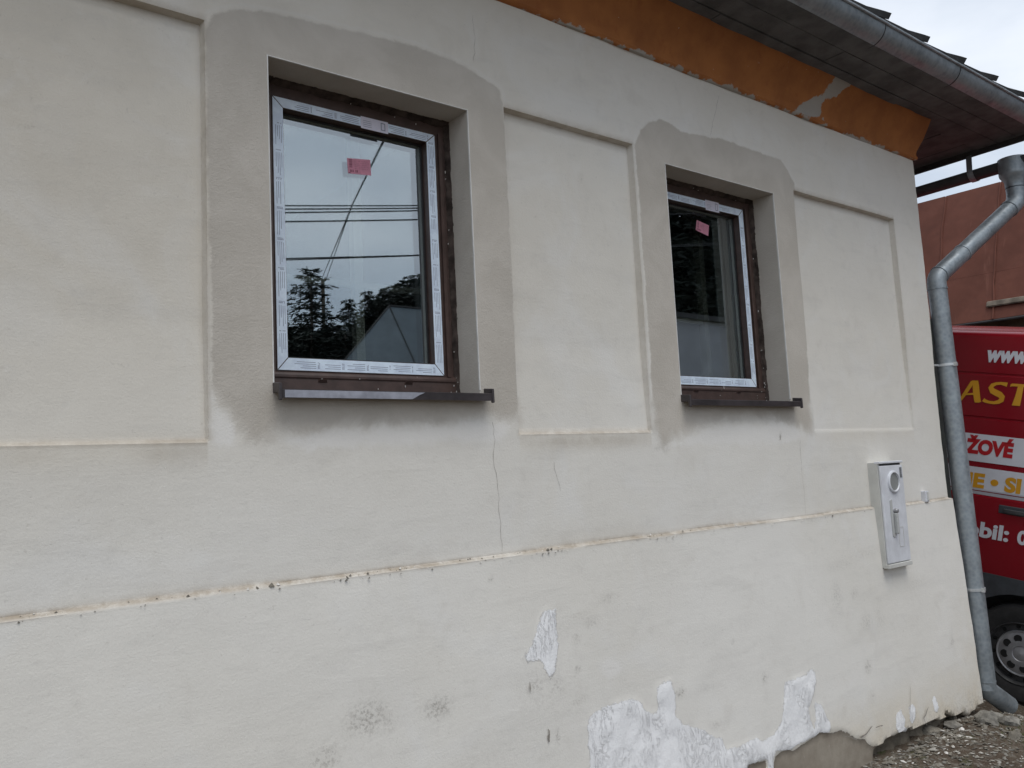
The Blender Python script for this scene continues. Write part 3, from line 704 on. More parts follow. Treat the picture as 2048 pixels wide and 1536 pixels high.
def window(W, tp, ti, label, film_to, stick, wl, seed, cuts):
    x0, x1, z0, z1 = W; YF = .138
    rr = random.Random(seed)
    # outer frame (brown uPVC): the window itself
    (ox0, ox1, oz0, oz1) = tp; (ix0, ix1, iz0, iz1) = ti
    b = MB()
    b.box((x0-.01, YF+.004, z0-.002), (x1+.01, YF+.075, oz0+.004)); b.box((x0-.01, YF+.004, oz1-.004), (x1+.01, YF+.075, z1+.01))
    b.box((x0-.01, YF+.0045, oz0+.004), (ox0+.003, YF+.075, oz1-.004)); b.box((ox1-.003, YF+.0045, oz0+.004), (x1+.01, YF+.075, oz1-.004))
    # raised sash rim under the film
    win = b.build('window', M['upvc'], house); win['label'] = label
    b = MB(); e = .0
    for q in [((ox0, oz0), (ox1, oz0), (ix1, iz0), (ix0, iz0)), ((ox0, oz1), (ox1, oz1), (ix1, iz1), (ix0, iz1)),
              ((ox0, oz0), (ox0, oz1), (ix0, iz1), (ix0, iz0)), ((ox1, oz0), (ox1, oz1), (ix1, iz1), (ix1, iz0))]:
        (a, c, d, f) = q
        b.hexa([(a[0], YF, a[1]), (c[0], YF, c[1]), (d[0], YF, d[1]), (f[0], YF, f[1]), (a[0], YF+.07, a[1]), (c[0], YF+.07, c[1]), (d[0], YF+.07, d[1]), (f[0], YF+.07, f[1])])
    b.build('sash', M['upvc'], win)
    # bottom rail profile with a rounded upper edge
    b = MB(); prof = [(YF+.002, oz0-.002), (YF-.004, oz0-.006), (YF-.008, oz0-.014), (YF-.008, oz0-.021), (YF-.004, oz0-.026), (YF-.004, z0-.004), (YF+.01, z0-.004), (YF+.01, oz0-.002)]
    b.prism(prof, lambda y, z, x: (x, y, z), x0-.004, x1-.012); b.build('bottom_rail', M['upvc'], win)
    # right hand stile groove
    b = MB(); b.box((ox1+.012, YF-.006, oz0-.004), (ox1+.026, YF+.0035, oz1+.006)); b.build('frame_rib', M['upvc'], win)
    # films, mitred, with print
    g = .0022; YT = YF-.0012
    ins = .0035
    def film(pts, a, d, w, L, sd):
        f = MB(); n = len(pts); f.add([(x, YT, z) for x, z in pts]+[(x, YF-.0002, z) for x, z in pts], [tuple(range(n)), tuple(range(2*n-1, n-1, -1))]+[(i, (i+1) % n, n+(i+1) % n, n+i) for i in range(n)], 0)
        strip_print(f, (a[0], YT, a[1]), (d[0], 0, d[1]), (w[0], 0, w[1]), L, 0, sd, False)
        return f.build('protective_film', [M['tape'], M['tapei']], win, recalc=False)
    bx0, bx1, bz0, bz1 = ox0+.002, ox1-.002, oz0+.002, oz1-.002
    jx0, jx1, jz0, jz1 = ix0-.001, ix1+.001, iz0-.001, iz1+.001
    film([(bx0+g, bz0), (bx1-g, bz0), (jx1-g, jz0), (jx0+g, jz0)], (bx0+.045, bz0), (1, 0), (0, 1), bx1-bx0-.06, seed)
    film([(bx0+g, bz1), (jx0+g, jz1), (jx1-g, jz1), (bx1-g, bz1)], (bx0+.045, bz1-.036), (1, 0), (0, 1), bx1-bx0-.06, seed+1)
    film([(bx0, bz0+g), (jx0, jz0+g), (jx0, jz1-g), (bx0, bz1-g)], (bx0, bz0+.035), (0, 1), (1, 0), bz1-bz0-.05, seed+2)
    film([(bx1, bz0+g), (bx1, bz1-g), (jx1, jz1-g), (jx1, jz0+g)], (bx1-.036, bz0+.035), (0, 1), (1, 0), bz1-bz0-.05, seed+3)
    # white label with a box mark on the top film
    lx0, lx1, lz0, lz1 = wl; f = MB(); f.box((lx0, YT-.0012, lz0), (lx1, YT-.0003, lz1), 0)
    y = YT-.0016; cx = lx1-.03
    for q in [((cx, lz0+.008), (cx+.018, lz0+.011)), ((cx, lz1-.011), (cx+.018, lz1-.008)), ((cx, lz0+.008), (cx+.003, lz1-.008)), ((cx+.015, lz0+.008), (cx+.018, lz1-.008))]:
        (a0, c0), (a1, c1) = q; f.quad((a0, y, c0), (a1, y, c0), (a1, y, c1), (a0, y, c1), 1)
    for k in range(4):
        f.quad((lx0+.008, y, lz0+.008+k*.007), (lx0+rr.uniform(.03, .05), y, lz0+.008+k*.007), (lx0+.045, y, lz0+.0095+k*.007), (lx0+.008, y, lz0+.0095+k*.007), 1)
    f.build('label', [M['white_label'], M['tapei']], win, recalc=False)
    # gasket, double glazing
    gx0, gx1, gz0, gz1 = ix0-.004, ix1+.004, iz0-.004, iz1+.004; YG = .178
    b = MB(); w = .007
    b.box((ix0, YG-.006, iz0), (ix1, YG, iz0+w)); b.box((ix0, YG-.006, iz1-w), (ix1, YG, iz1)); b.box((ix0, YG-.006, iz0+w), (ix0+w, YG, iz1-w)); b.box((ix1-w, YG-.006, iz0+w), (ix1, YG, iz1-w))
    b.build('gasket', M['upvcd'], win)
    for k, (y, mt) in enumerate(((YG, M['glass1']), (YG+.020, M['glass2']))):
        b = MB(); b.box((gx0, y, gz0), (gx1, y+.004, gz1)); b.build('pane', mt, win)
    b = MB(); w = .010; y0, y1 = YG+.005, YG+.019
    b.box((gx0, y0, gz0), (gx1, y1, gz0+w)); b.box((gx0, y0, gz1-w), (gx1, y1, gz1)); b.box((gx0, y0, gz0+w), (gx0+w, y1, gz1-w)); b.box((gx1-w, y0, gz0+w), (gx1, y1, gz1-w))
    b.build('spacer_bar', M['handle'], win)
    # pink paper sticker on the glass
    P = [onY(u, v, YG-.0008) for u, v in stick]; P = [Vector(p) for p in P]      # TL TR BR BL
    f = MB(); f.hexa([P[3], P[2], P[1], P[0]]+[p+Vector((0, .0006, 0)) for p in (P[3], P[2], P[1], P[0])], 0)
    def pt(s, t): return P[0].lerp(P[1], s).lerp(P[3].lerp(P[2], s), t)+Vector((0, -.0005, 0))
    def bar(s0, s1, t0, t1): f.quad(pt(s0, t1), pt(s1, t1), pt(s1, t0), pt(s0, t0), 1)
    t = .06
    while t < .62: h = rr.uniform(.015, .05); bar(.07, .20, t, t+h); t += h+rr.uniform(.02, .05)
    for k in range(5): 
        s = .30
        while s < .88: ln = rr.uniform(.02, .07); bar(s, s+ln, .16+k*.12, .178+k*.12); s += ln+rr.uniform(.02, .06)
    for k in range(6): bar(.08+k*.06, .115+k*.06, .74, .90) if rr.random() < .6 else None
    bar(.02, .10, .93, .99)
    f.build('paper_sticker', [M['pink'], M['pinki']], win, recalc=False)
    # drain caps on the bottom rail
    for (u, v) in cuts:
        p = onY(u, v, YF-.008); b = MB(); X, Z = p[0], p[2]
        b.hexa([(X-.017, YF-.004, Z-.006), (X+.017, YF-.004, Z-.006), (X+.019, YF+.004, Z-.006), (X-.019, YF+.004, Z-.006), (X-.012, YF-.013, Z+.004), (X+.012, YF-.013, Z+.004), (X+.016, YF+.004, Z+.007), (X-.016, YF+.004, Z+.007)])
        b.build('drain_cap', M['handle'] if False else M['upvc'], win)
    # smears of foam, mortar and dirt where frame meets the reveal
    b = MB()
    def rag(a, c, sec, n=120):
        """uneven bead of foam: sec = offsets across the joint (dx, dy, dz)"""
        a, c = Vector(a), Vector(c); o = len(b.v); m = len(sec); sd_ = rr.randrange(99)
        for k in range(n):
            p = a.lerp(c, k/(n-1)); tt = np.array([k*.22])
            for i, (dx, dy, dz) in enumerate(sec):
                w1 = float(fbm(tt, np.array([i*1.7]), sd_, 4)[0])*.016; w2 = float(fbm(tt*2.3, np.array([i*2.1+7]), sd_, 3)[0])*.010
                along = (c-a).normalized(); q = Vector((dx, dy, dz)); out = q.normalized() if q.length > 0 else Vector((0, -1, 0))
                e = 0 if i in (0, m-1) else 1
                b.v.append(tuple(p+q+Vector((w1*abs(along.z), -abs(w2)*e-.001*e, w1*abs(along.x)))))
        for k in range(n-1):
            for i in range(m-1): b.f.append((o+k*m+i, o+k*m+i+1, o+(k+1)*m+i+1, o+(k+1)*m+i)); b.m.append(0)
    rag((x1, YF, z0+.006), (x1, YF, z1), [(.004, -.018, 0), (-.002, -.011, 0), (-.006, -.006, 0), (-.010, -.002, 0), (-.016, .006, 0)])
    rag((x0, YF, z1), (x1, YF, z1), [(0, -.020, .004), (0, -.012, -.003), (0, -.007, -.008), (0, -.003, -.013), (0, .006, -.020)])
    b.build('foam_joint', M['foam'], win, smooth=True, recalc=False)
    b = MB()
    for k in range(22):
        side = rr.random()
        if side < .45: p = (x1-.012-rr.random()*.02, YF-.012, z0+rr.random()**1.6*(z1-z0))
        elif side < .62: p = (x0+rr.random()*(x1-x0), YF-.013, z1-.012-rr.random()*.03)
        else: p = (x0+rr.random()*(x1-x0), YF-.0095, z0+.01+rr.random()*.07)
        w, h = rr.uniform(.0006, .0022), rr.uniform(.001, .006)*(2.2 if rr.random() < .15 else 1); b.box((p[0], p[1], p[2]), (p[0]+w, p[1]+.004, p[2]+h))
    b.build('plaster_fleck', M['fleck'], win)['kind'] = 'stuff'
    # white corner beads on the reveal edge
    for q in [((x1-.0005, -.0022, z0+.02), (x1+.0032, .004, z1+.003)), ((x0-.0032, -.0022, z0+.02), (x0+.0005, .004, z1+.003)), ((x0+.0006, -.0022, z1-.0004), (x1-.0006, .004, z1+.0024))]:
        b = MB(); b.box(*q); b.build('corner_bead', M['bead'], win)
    # sill sheet with end caps
    zt = z0+.012
    b = MB(); b.prism([(YF-.006, zt+.002), (-.046, zt-.008), (-.048, zt-.010), (-.048, zt-.035), (-.045, zt-.035), (-.045, zt-.012), (YF-.006, zt-.002)], lambda y, z, x: (x, y, z), x0+.006, x1+.018)
    o = b.build('window_sill', M['sill'], win)
    for xa, xb, zo in ((x0-.004, x0+.0055, .002), (x1+.0185, x1+.027, .0)):
        b = MB(); b.prism([(YF-.02, zt+.016+zo), (.0, zt+.014+zo), (-.052, zt+.008+zo), (-.053, zt-.042), (-.040, zt-.042), (-.036, zt-.018), (YF-.02, zt-.012)], lambda y, z, x: (x, y, z), xa, xb); bevel(b.build('sill_end_cap', M['sill'], win), .002, 1)
    if film_to:
        b = MB(); b.add([(x0+.014, -.0495, zt-.011), (film_to+.035, -.0495, zt-.011), (film_to+.012, -.0495, zt-.020), (film_to-.015, -.0495, zt-.034), (x0+.014, -.0495, zt-.034)]+
                        [(x0+.014, -.0482, zt-.011), (film_to+.035, -.0482, zt-.011), (film_to+.012, -.0482, zt-.020), (film_to-.015, -.0482, zt-.034), (x0+.014, -.0482, zt-.034)],
                        [(0,1,2,3,4), (9,8,7,6,5)]+[(i, (i+1) % 5, 5+(i+1) % 5, 5+i) for i in range(5)])
        b.build('silver_film', M['film'], win)
    return win
M['glass1'] = mat_glass('outer_pane_glass', 3.3); M['glass2'] = mat_glass('inner_pane_glass', 3.0)
window(WIN[0], (1.018, 1.657, 1.957, 2.882), (1.056, 1.618, 2.000, 2.846), 'new brown window nearer the camera, sky and conifers reflected, pink sticker on the pane', 1.42,
       [(694, 316), (740.5, 319.5), (742.5, 351), (696.5, 346.5)], (1.345, 1.455, 2.840, 2.884), 10, [(646, 762), (818, 766)])
window(WIN[1], (2.905, 3.541, 1.957, 2.886), (2.945, 3.503, 2.000, 2.848), 'new brown window nearer the house corner, dark reflection, tilted pink sticker on the pane', None,
       [(1393.5, 440), (1418, 451), (1416.5, 472), (1391.5, 460)], (3.24, 3.345, 2.838, 2.890), 50, [(1393, 782), (1478, 784)])

# old inner casements seen dimly through the glass
def casement(x0, xm, x1, z0, z1, zt):
    y0, y1 = .395, .43; w = .035
    b = MB(); b.box((x0, y0, z0), (x1, y1, z0+w)); b.box((x0, y0, z1-w), (x1, y1, z1)); b.box((x0, y0, z0+w), (x0+w, y1, z1-w)); b.box((x1-w, y0, z0+w), (x1, y1, z1-w))
    b.box((xm-.018, y0-.004, z0+w), (xm+.018, y1, z1-w)); b.box((x0+w, y0+.003, zt-.012), (xm-.018, y1, zt+.012)); b.box((xm+.018, y0+.003, zt-.012), (x1-w, y1, zt+.012))
    b.build('inner_casement', M['inner_wood'], house)
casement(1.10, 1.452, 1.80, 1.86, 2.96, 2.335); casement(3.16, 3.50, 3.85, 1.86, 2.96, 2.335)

# ================================================================== gutters and downpipe
def half_round(b, p0, p1, r, up=Vector((0, 0, 1)), n=16, th=.003, bead=.008, side=1):
    p0, p1 = Vector(p0), Vector(p1); t = (p1-p0).normalized(); s = t.cross(up).normalized()*side; o = len(b.v)
    for p in (p0, p1):
        for rr in (r, r-th):
            for i in range(n+1):
                a = math.pi+math.pi*i/n; b.v.append(tuple(p+s*math.cos(a)*rr+up*math.sin(a)*rr))
    N = n+1
    for i in range(n):
        for q in [(i, i+1, 2*N+i+1, 2*N+i), (N+i+1, N+i, 3*N+i, 3*N+i+1), (i+1, i, N+i, N+i+1), (2*N+i, 2*N+i+1, 3*N+i+1, 3*N+i)]:
            b.f.append(tuple(o+k for k in q)); b.m.append(0)
    for q in [(0, 2*N, 3*N, N), (n, N+n, 3*N+n, 2*N+n)]: b.f.append(tuple(o+k for k in q)); b.m.append(0)
    b.tube([p0+s*(r+bead*.4), p1+s*(r+bead*.4)], bead, 8)
GY, GZ, GR = -.400, 3.742, .085
gut = root('roof_gutter', (4, GY, GZ), 'weathered half round zinc gutter along the front eave', 'gutter')
joints = [-3.3, 1.55, 3.98, 4.80, 6.10]
for a, c in zip(joints[:-1], joints[1:]):
    b = MB(); half_round(b, (a, GY, GZ), (c+.02, GY, GZ), GR+(.0015 if c in (3.98,) else 0)*0+.001*(joints.index(a) % 2), side=1); b.build('gutter_length', M['zincd'], gut, smooth=True, auto=40)
for x in joints[1:-1]:
    b = MB(); b.lathe([(GR+.001, -.006), (GR+.003, -.005), (GR+.003, .0), (GR+.001, .001)], (x, GY, GZ), (1, 0, 0), (0, 1, 0), 40)
    # keep only the lower half of the collar
    keep = [i for i, f in enumerate(b.f) if all(b.v[k][2] <= GZ+.004 for k in f)]; b.f = [b.f[i] for i in keep]; b.m = [0]*len(b.f)
    b.build('joint_gap', M['dark'], gut, smooth=True)
b = MB(); b.prism([(GY+GR*math.cos(a), GZ+GR*math.sin(a)) for a in np.linspace(math.pi, 2*math.pi, 15)], lambda y, z, x: (x, y, z), 6.118, 6.122); b.build('end_cap', M['zincd'], gut)

SX, SZ, SR = 6.085, 3.525, .062
g2 = root('roof_gutter', (SX, 1, SZ), 'dark gutter on the side of the house, hung below the gable overhang by a strap', 'gutter')
b = MB(); half_round(b, (SX, -.42, SZ), (SX, 3.4, SZ), SR, bead=.006); b.build('gutter_length', M['gutdark'], g2, smooth=True, auto=40)
b = MB(); ys = .02
pts = [(6.045, ys, 3.70), (6.030, ys, 3.62)]+[(SX+(SR+.004)*math.cos(a), ys, SZ+(SR+.004)*math.sin(a)) for a in np.linspace(math.pi*.98, 2*math.pi, 12)]
for p, q in zip(pts[:-1], pts[1:]):
    P, Q = Vector(p), Vector(q); d = (Q-P).normalized(); nn = Vector((0, 1, 0)).cross(d)*.0025; w = Vector((0, .019, 0))
    b.hexa([P-w-nn, Q-w-nn, Q+w-nn, P+w-nn, P-w+nn, Q-w+nn, Q+w+nn, P+w+nn])
b.build('hanging_strap', M['zinc'], g2)
OUT = (SX-.01, -.232)
b = MB(); b.lathe([(.088, .03), (.088, -.075), (.084, -.09), (.0605, -.125), (.0585, -.17)], (OUT[0], OUT[1], 3.505), (0, 0, 1), (1, 0, 0), 24); b.build('outlet_funnel', M['zincd'], g2, smooth=True)

dp = root('downpipe', (5.28, 0, .2), 'galvanised round downpipe bent round the house corner, short spout at its foot', 'downpipe')
PR = .055
A = Vector((OUT[0], OUT[1], 3.33)); A2 = Vector((OUT[0], OUT[1], 3.235)); 
B1 = Vector(onX(1872, 556, 5.262)); B2 = Vector(onX(1878, 600, 5.262)); E1 = Vector(onX(1973, 1378, 5.275)); E2 = Vector(onX(2017, 1411, 5.46))
dirn = (B1-A2).normalized()
K = A2+dirn*.0
def seg(name, pts, r=PR): 
    b = MB(); b.tube(pts, r, 26); return b.build(name, M['zinc'], dp, smooth=True, auto=50)
def arc(p, a, c, n=5):  # small rounded elbow near p between directions a->p->c
    a, p, c = Vector(a), Vector(p), Vector(c); out = []
    for k in range(n+1):
        t = k/n; out.append(a.lerp(p, t).lerp(p.lerp(c, t), t))
    return out
seg('elbow', [A]+arc(A2, A2+Vector((0, 0, .055)), A2+dirn*.06)+[A2+dirn*.11], PR+.002)
mid = A2.lerp(B1, .70)
seg('pipe_length', [A2+dirn*.09, mid], PR-.001); 
vd = (E1-B1).normalized()
seg('elbow', [mid-dirn*.015, B1-dirn*.085]+arc(B1, B1-dirn*.045, B1+vd*.035, 3)+[B1+vd*.075], PR+.001)
seg('pipe_length', [B1+vd*.065, E1-vd*.0])
ed = (E2-E1).normalized()
seg('spout', [E1-vd*.05, E1, E2], PR+.002)
b = MB(); b.lathe([(PR+.002, 0), (PR-.003, 0), (PR-.004, -.03)], E2, ed, ed.cross(Vector((0, 0, 1))), 26); b.build('spout_rim', M['dark'], dp)
def band(p, d, r=PR, w=.007):
    b = MB(); b.lathe([(r+.0005, -w), (r+.004, -w), (r+.004, w), (r+.0005, w)], p, d, d.cross(Vector((1, .2, 0))), 28); o = b.build('pipe_joint', M['zincd'], dp, smooth=True, auto=40); return o
band(mid-dirn*.012, dirn); band(A2+dirn*.10, dirn); band(B1+vd*.072, vd, PR, .004); band(B1-dirn*.04, dirn, PR+.001, .003)
for (u, v) in ((1891, 731), (1948, 1178)):
    p = Vector(onX(u, v, 5.268)); t = (p-B1).dot(vd); p = B1+vd*t
    b = MB(); b.lathe([(PR+.0005, -.008), (PR+.006, -.008), (PR+.006, .008), (PR+.0005, .008)], p, vd, vd.cross(Vector((1, .2, 0))), 28)
    b.box((p.x-.10, p.y+.02, p.z-.006), (p.x-.05, p.y+.032, p.z+.006)); b.box((p.x-.028, p.y-PR-.016, p.z-.012), (p.x-.016, p.y-PR+.004, p.z+.012))
    b.build('pipe_clip', M['bright'], dp, smooth=True, auto=40)

# ================================================================== meter cabinet and switch
def cabinet():
    x0, x1, z0, z1, D = 4.284, 4.527, .984, 1.545, .066
    c = root('meter_cabinet', ((x0+x1)/2, 0, z0), 'narrow white meter cabinet with round viewing window set across the plinth edge', 'meter cabinet')
    yb = .03; yf = -D
    b = MB(); b.box((x0, yf+.012, z0), (x1, yb, z1)); bevel(b.build('box', M['cabs'], c), .003, 2)
    b = MB(); b.box((x0+.003, yf, z0+.022), (x1-.003, yf+.011, z1-.020)); bevel(b.build('door', M['cab'], c), .003, 2)
    b = MB(); b.box((x0-.002, yf-.002, z1-.008), (x1+.003, yf+.03, z1+.004)); bevel(b.build('rain_lip', M['cab'], c), .002, 1)
    b = MB(); b.box((x0-.001, yf-.004, z0-.004), (x1+.002, yf+.03, z0+.018)); bevel(b.build('bottom_lip', M['cabs'], c), .002, 1)
    b = MB(); b.box((x0+.02, yf+.003, z1-.0185), (x1-.02, yf+.02, z1-.0085)); b.build('door_gap', M['dark'], c)
    cx, cz = 4.413, 1.436
    b = MB(); b.lathe([(.060, 0), (.060, .007), (.056, .010), (.051, .010), (.048, .003)], (cx, yf, cz), (0, -1, 0), (1, 0, 0), 40)
    w = b.build('viewing_window_ring', M['cab'], c, smooth=True, auto=40)
    b = MB(); b.lathe([(.0005, .0025), (.0495, .0025)], (cx, yf, cz), (0, -1, 0), (1, 0, 0), 40); b.build('viewing_window', M['lens'], c)
    hx, hz = 4.372, 1.262
    b = MB(); b.hexa([(hx-.020, yf-.003, hz-.115), (hx+.004, yf-.003, hz-.125), (hx+.004, yf-.0005, hz-.125), (hx-.020, yf-.0005, hz-.115), (hx-.020, yf-.003, hz+.075), (hx+.002, yf-.003, hz+.082), (hx+.002, yf-.0005, hz+.082), (hx-.020, yf-.0005, hz+.075)]); b.build('handle_recess', M['handle'], c)
    b = MB(); b.box((hx+.006, yf-.020, hz-.105), (hx+.026, yf-.0005, hz+.005)); bevel(b.build('handle', M['handle'], c), .004, 2)
    b = MB(); b.lathe([(.0005, .020), (.005, .022), (.010, .021), (.013, .014), (.013, 0)], (hx+.022, yf, hz+.018), (0, -1, 0), (1, 0, 0), 20); b.build('lock', M['hubcap'], c, smooth=True)
    b = MB(); lx0, lx1, lz0, lz1 = 4.418, 4.468, 1.085, 1.19
    for q in [((lx0, lz0), (lx1, lz0+.002)), ((lx0, lz1-.002), (lx1, lz1)), ((lx0, lz0+.002), (lx0+.002, lz1-.002)), ((lx1-.002, lz0+.002), (lx1, lz1-.002))]:
        b.box((q[0][0], yf-.0015, q[0][1]), (q[1][0], yf-.0002, q[1][1]))
    b.build('name_plate', M['cabs'], c)
    b = MB(); b.box((4.487, yf-.0016, 1.455), (4.512, yf-.0003, 1.512), 1)
    for k in range(9): b.box((4.489, yf-.0022, 1.458+k*.006), (4.489+random.uniform(.012, .02), yf-.0012, 1.4605+k*.006), 0)
    b.build('printed_label', [M['dark'], M['barc']], c)
cabinet()
c = root('wall_switch', (4.855, 0, 1.32), 'small white switch box on the wall between meter cabinet and house corner', 'switch')
b = MB(); b.box((4.846, -.022, 1.298), (4.886, .01, 1.362)); bevel(b.build('housing', M['cab'], c), .003, 2)
b = MB(); b.box((4.862, -.026, 1.306), (4.880, -.021, 1.356)); bevel(b.build('rocker', M['cabs'], c), .002, 1)

# ================================================================== stones, gravel and moss at the wall foot
def stone(px, Zg, r, lab, mat, sq=(1, .8, .7), seed=1, name='stone', cat='stone', rz=0):
    p = onG(px[0], px[1]); bm = bmesh.new(); bmesh.ops.create_icosphere(bm, subdivisions=3, radius=1)
    R = random.Random(seed); cuts = [Vector((R.uniform(-1, 1), R.uniform(-1, 1), R.uniform(-1, 1))).normalized() for _ in range(14)]
    for v in bm.verts:
        d = v.co.normalized(); k = 1.0
        for q in cuts:
            t = d.dot(q)
            if t > .62: k = min(k, .66/t)
        a = np.array([d.x*3+seed]); bb = np.array([d.y*3+d.z*2.3]); k += float(fbm(a, bb, seed)[0])*.22+float(fbm(a*4, bb*4, seed+5)[0])*.16
        v.co = Vector((d.x*sq[0], d.y*sq[1], d.z*sq[2]))*k*r
    me = bpy.data.meshes.new(name); bm.to_mesh(me); bm.free(); me.materials.append(mat); me.polygons.foreach_set('use_smooth', [True]*len(me.polygons)); me.set_sharp_from_angle(angle=rad(35))
    o = bpy.data.objects.new(name, me); COL.objects.link(o); o.location = (p[0], p[1], p[2]+r*sq[2]*.05); o.rotation_euler = (0, 0, rz)
    tag(o, lab, cat); return o
stone((1976, 1440), .05, .105, 'large grey mortar lump lying under the downpipe spout', M['concrete'], (1.25, .8, .55), 3, rz=.4)
stone((2022, 1446), .0, .075, 'grey lump half buried just right of the spout mouth', M['concrete'], (1.0, .8, .6), 4, rz=-.3)
stone((2028, 1476), .0, .050, 'pale rounded stone at the right edge below the spout', M['stone'], (1.1, .8, .8), 5)
stone((1906, 1438), .10, .050, 'sharp upright stone wedged in the broken plaster at the wall foot', M['stone'], (.9, .6, 1.1), 6, rz=.5)
stone((1931, 1432), .10, .036, 'small pointed stone in the broken plaster next to the corner', M['stone'], (.8, .6, 1.2), 7)
stone((1905, 1452), .08, .062, 'flat grey stone lying in front of the sharp upright stone', M['concrete'], (1.3, .9, .5), 8, rz=.2)
stone((1862, 1466), .09, .070, 'brown stone bedded in rubble below the forked crack', M['stone'], (1.4, .8, .55), 9, rz=-.4)

def gravel():
    b = MB(); R = random.Random(5)
    protos = []
    for k in range(5):
        vs = []
        for i in range(6): vs.append((math.cos(i*1.047+R.uniform(-.3, .3))*R.uniform(.7, 1.1), math.sin(i*1.047+R.uniform(-.3, .3))*R.uniform(.5, .9), R.uniform(-.15, .15)))
        vs += [(R.uniform(-.3, .3), R.uniform(-.3, .3), R.uniform(.35, .6)), (0, 0, -.4)]; protos.append(vs)
    fs = [(i, (i+1) % 6, 6) for i in range(6)]+[((i+1) % 6, i, 7) for i in range(6)]
    N = 6500
    xs = np.array([R.uniform(3.3, 6.6) for _ in range(N)]); ys = np.array([-.03-abs(R.gauss(0, .45)) if R.random() < .75 else R.uniform(-1.4, .8) for _ in range(N)])
    zs = gz(xs, ys)
    for x, y, z in zip(xs, ys, zs):
        if y > -.05 and x < 5.2: continue
        r = R.choice([.004, .005, .006, .007, .009, .012]) * (1.9 if R.random() < .05 else 1); a = R.random()*6.28; c, s = math.cos(a)*r, math.sin(a)*r; tx, ty = R.uniform(-.4, .4), R.uniform(-.4, .4)
        pv = protos[R.randrange(5)]; el = R.uniform(1, 2.0)
        b.add([(x+c*el*vx-s*vy, y+s*el*vx+c*vy, z+r*(vz+.25)+tx*r*vx+ty*r*vy) for vx, vy, vz in pv], fs, R.choices([0, 1, 2, 3], [7, 2, 2.2, .45])[0])
    o = b.build('gravel', [M['stone'], M['chip'], M['concrete'], M['fleck']], recalc=False); tag(o, 'loose grey and white gravel along the foot of the wall', 'gravel', kind='stuff')
    m = MB()
    for (cx, cy, rad_, n) in [(5.35, -.28, .16, 900), (4.9, -.42, .22, 700), (5.75, -.5, .2, 500), (5.05, -.16, .08, 260)]:
        for k in range(n):
            a = R.random()*6.28; q = rad_*math.sqrt(R.random())*R.uniform(.4, 1.2); x, y = cx+q*math.cos(a)*1.4, cy+q*math.sin(a)*.6
            z = float(gz(x, y)[0])
            h = R.uniform(.005, .014); t = R.random()*6.28; w = .0018
            m.add([(x-w*math.cos(t), y-w*math.sin(t), z), (x+w*math.cos(t), y+w*math.sin(t), z), (x+R.uniform(-.008, .008), y+R.uniform(-.008, .008), z+h)], [(0, 1, 2)])
    o = m.build('moss', M['moss'], recalc=False); tag(o, 'low moss growing in the gravel near the corner', 'moss', kind='stuff')
gravel()

# ================================================================== the van
VD = R3.T @ np.array([-1544/1650., 173/1650., 1.0]); VD /= np.linalg.norm(VD)
VU = -VD; VN = np.cross([0, 0, 1.0], VU); VN /= np.linalg.norm(VN)
if VN[0] > 0: VN = -VN
VV = np.cross(VU, VN)
if VV[2] < 0: VV = -VV
H0 = onX(2038, 1310, 6.13)
def vpx(u, v):
    r = ray(u, v); P = CAM+r*(((H0-CAM)@VN)/(r@VN))-H0; return float(P@VU), float(P@VV)
van = bpy.data.objects.new('van', None); COL.objects.link(van)
tag(van, 'red delivery van with yellow and white lettering, parked beside the house corner', 'van')
mwv = Matrix.Identity(4)
for i in range(3): mwv[i][0] = VU[i]; mwv[i][1] = VN[i]; mwv[i][2] = VV[i]; mwv[i][3] = H0[i]
van.matrix_world = mwv
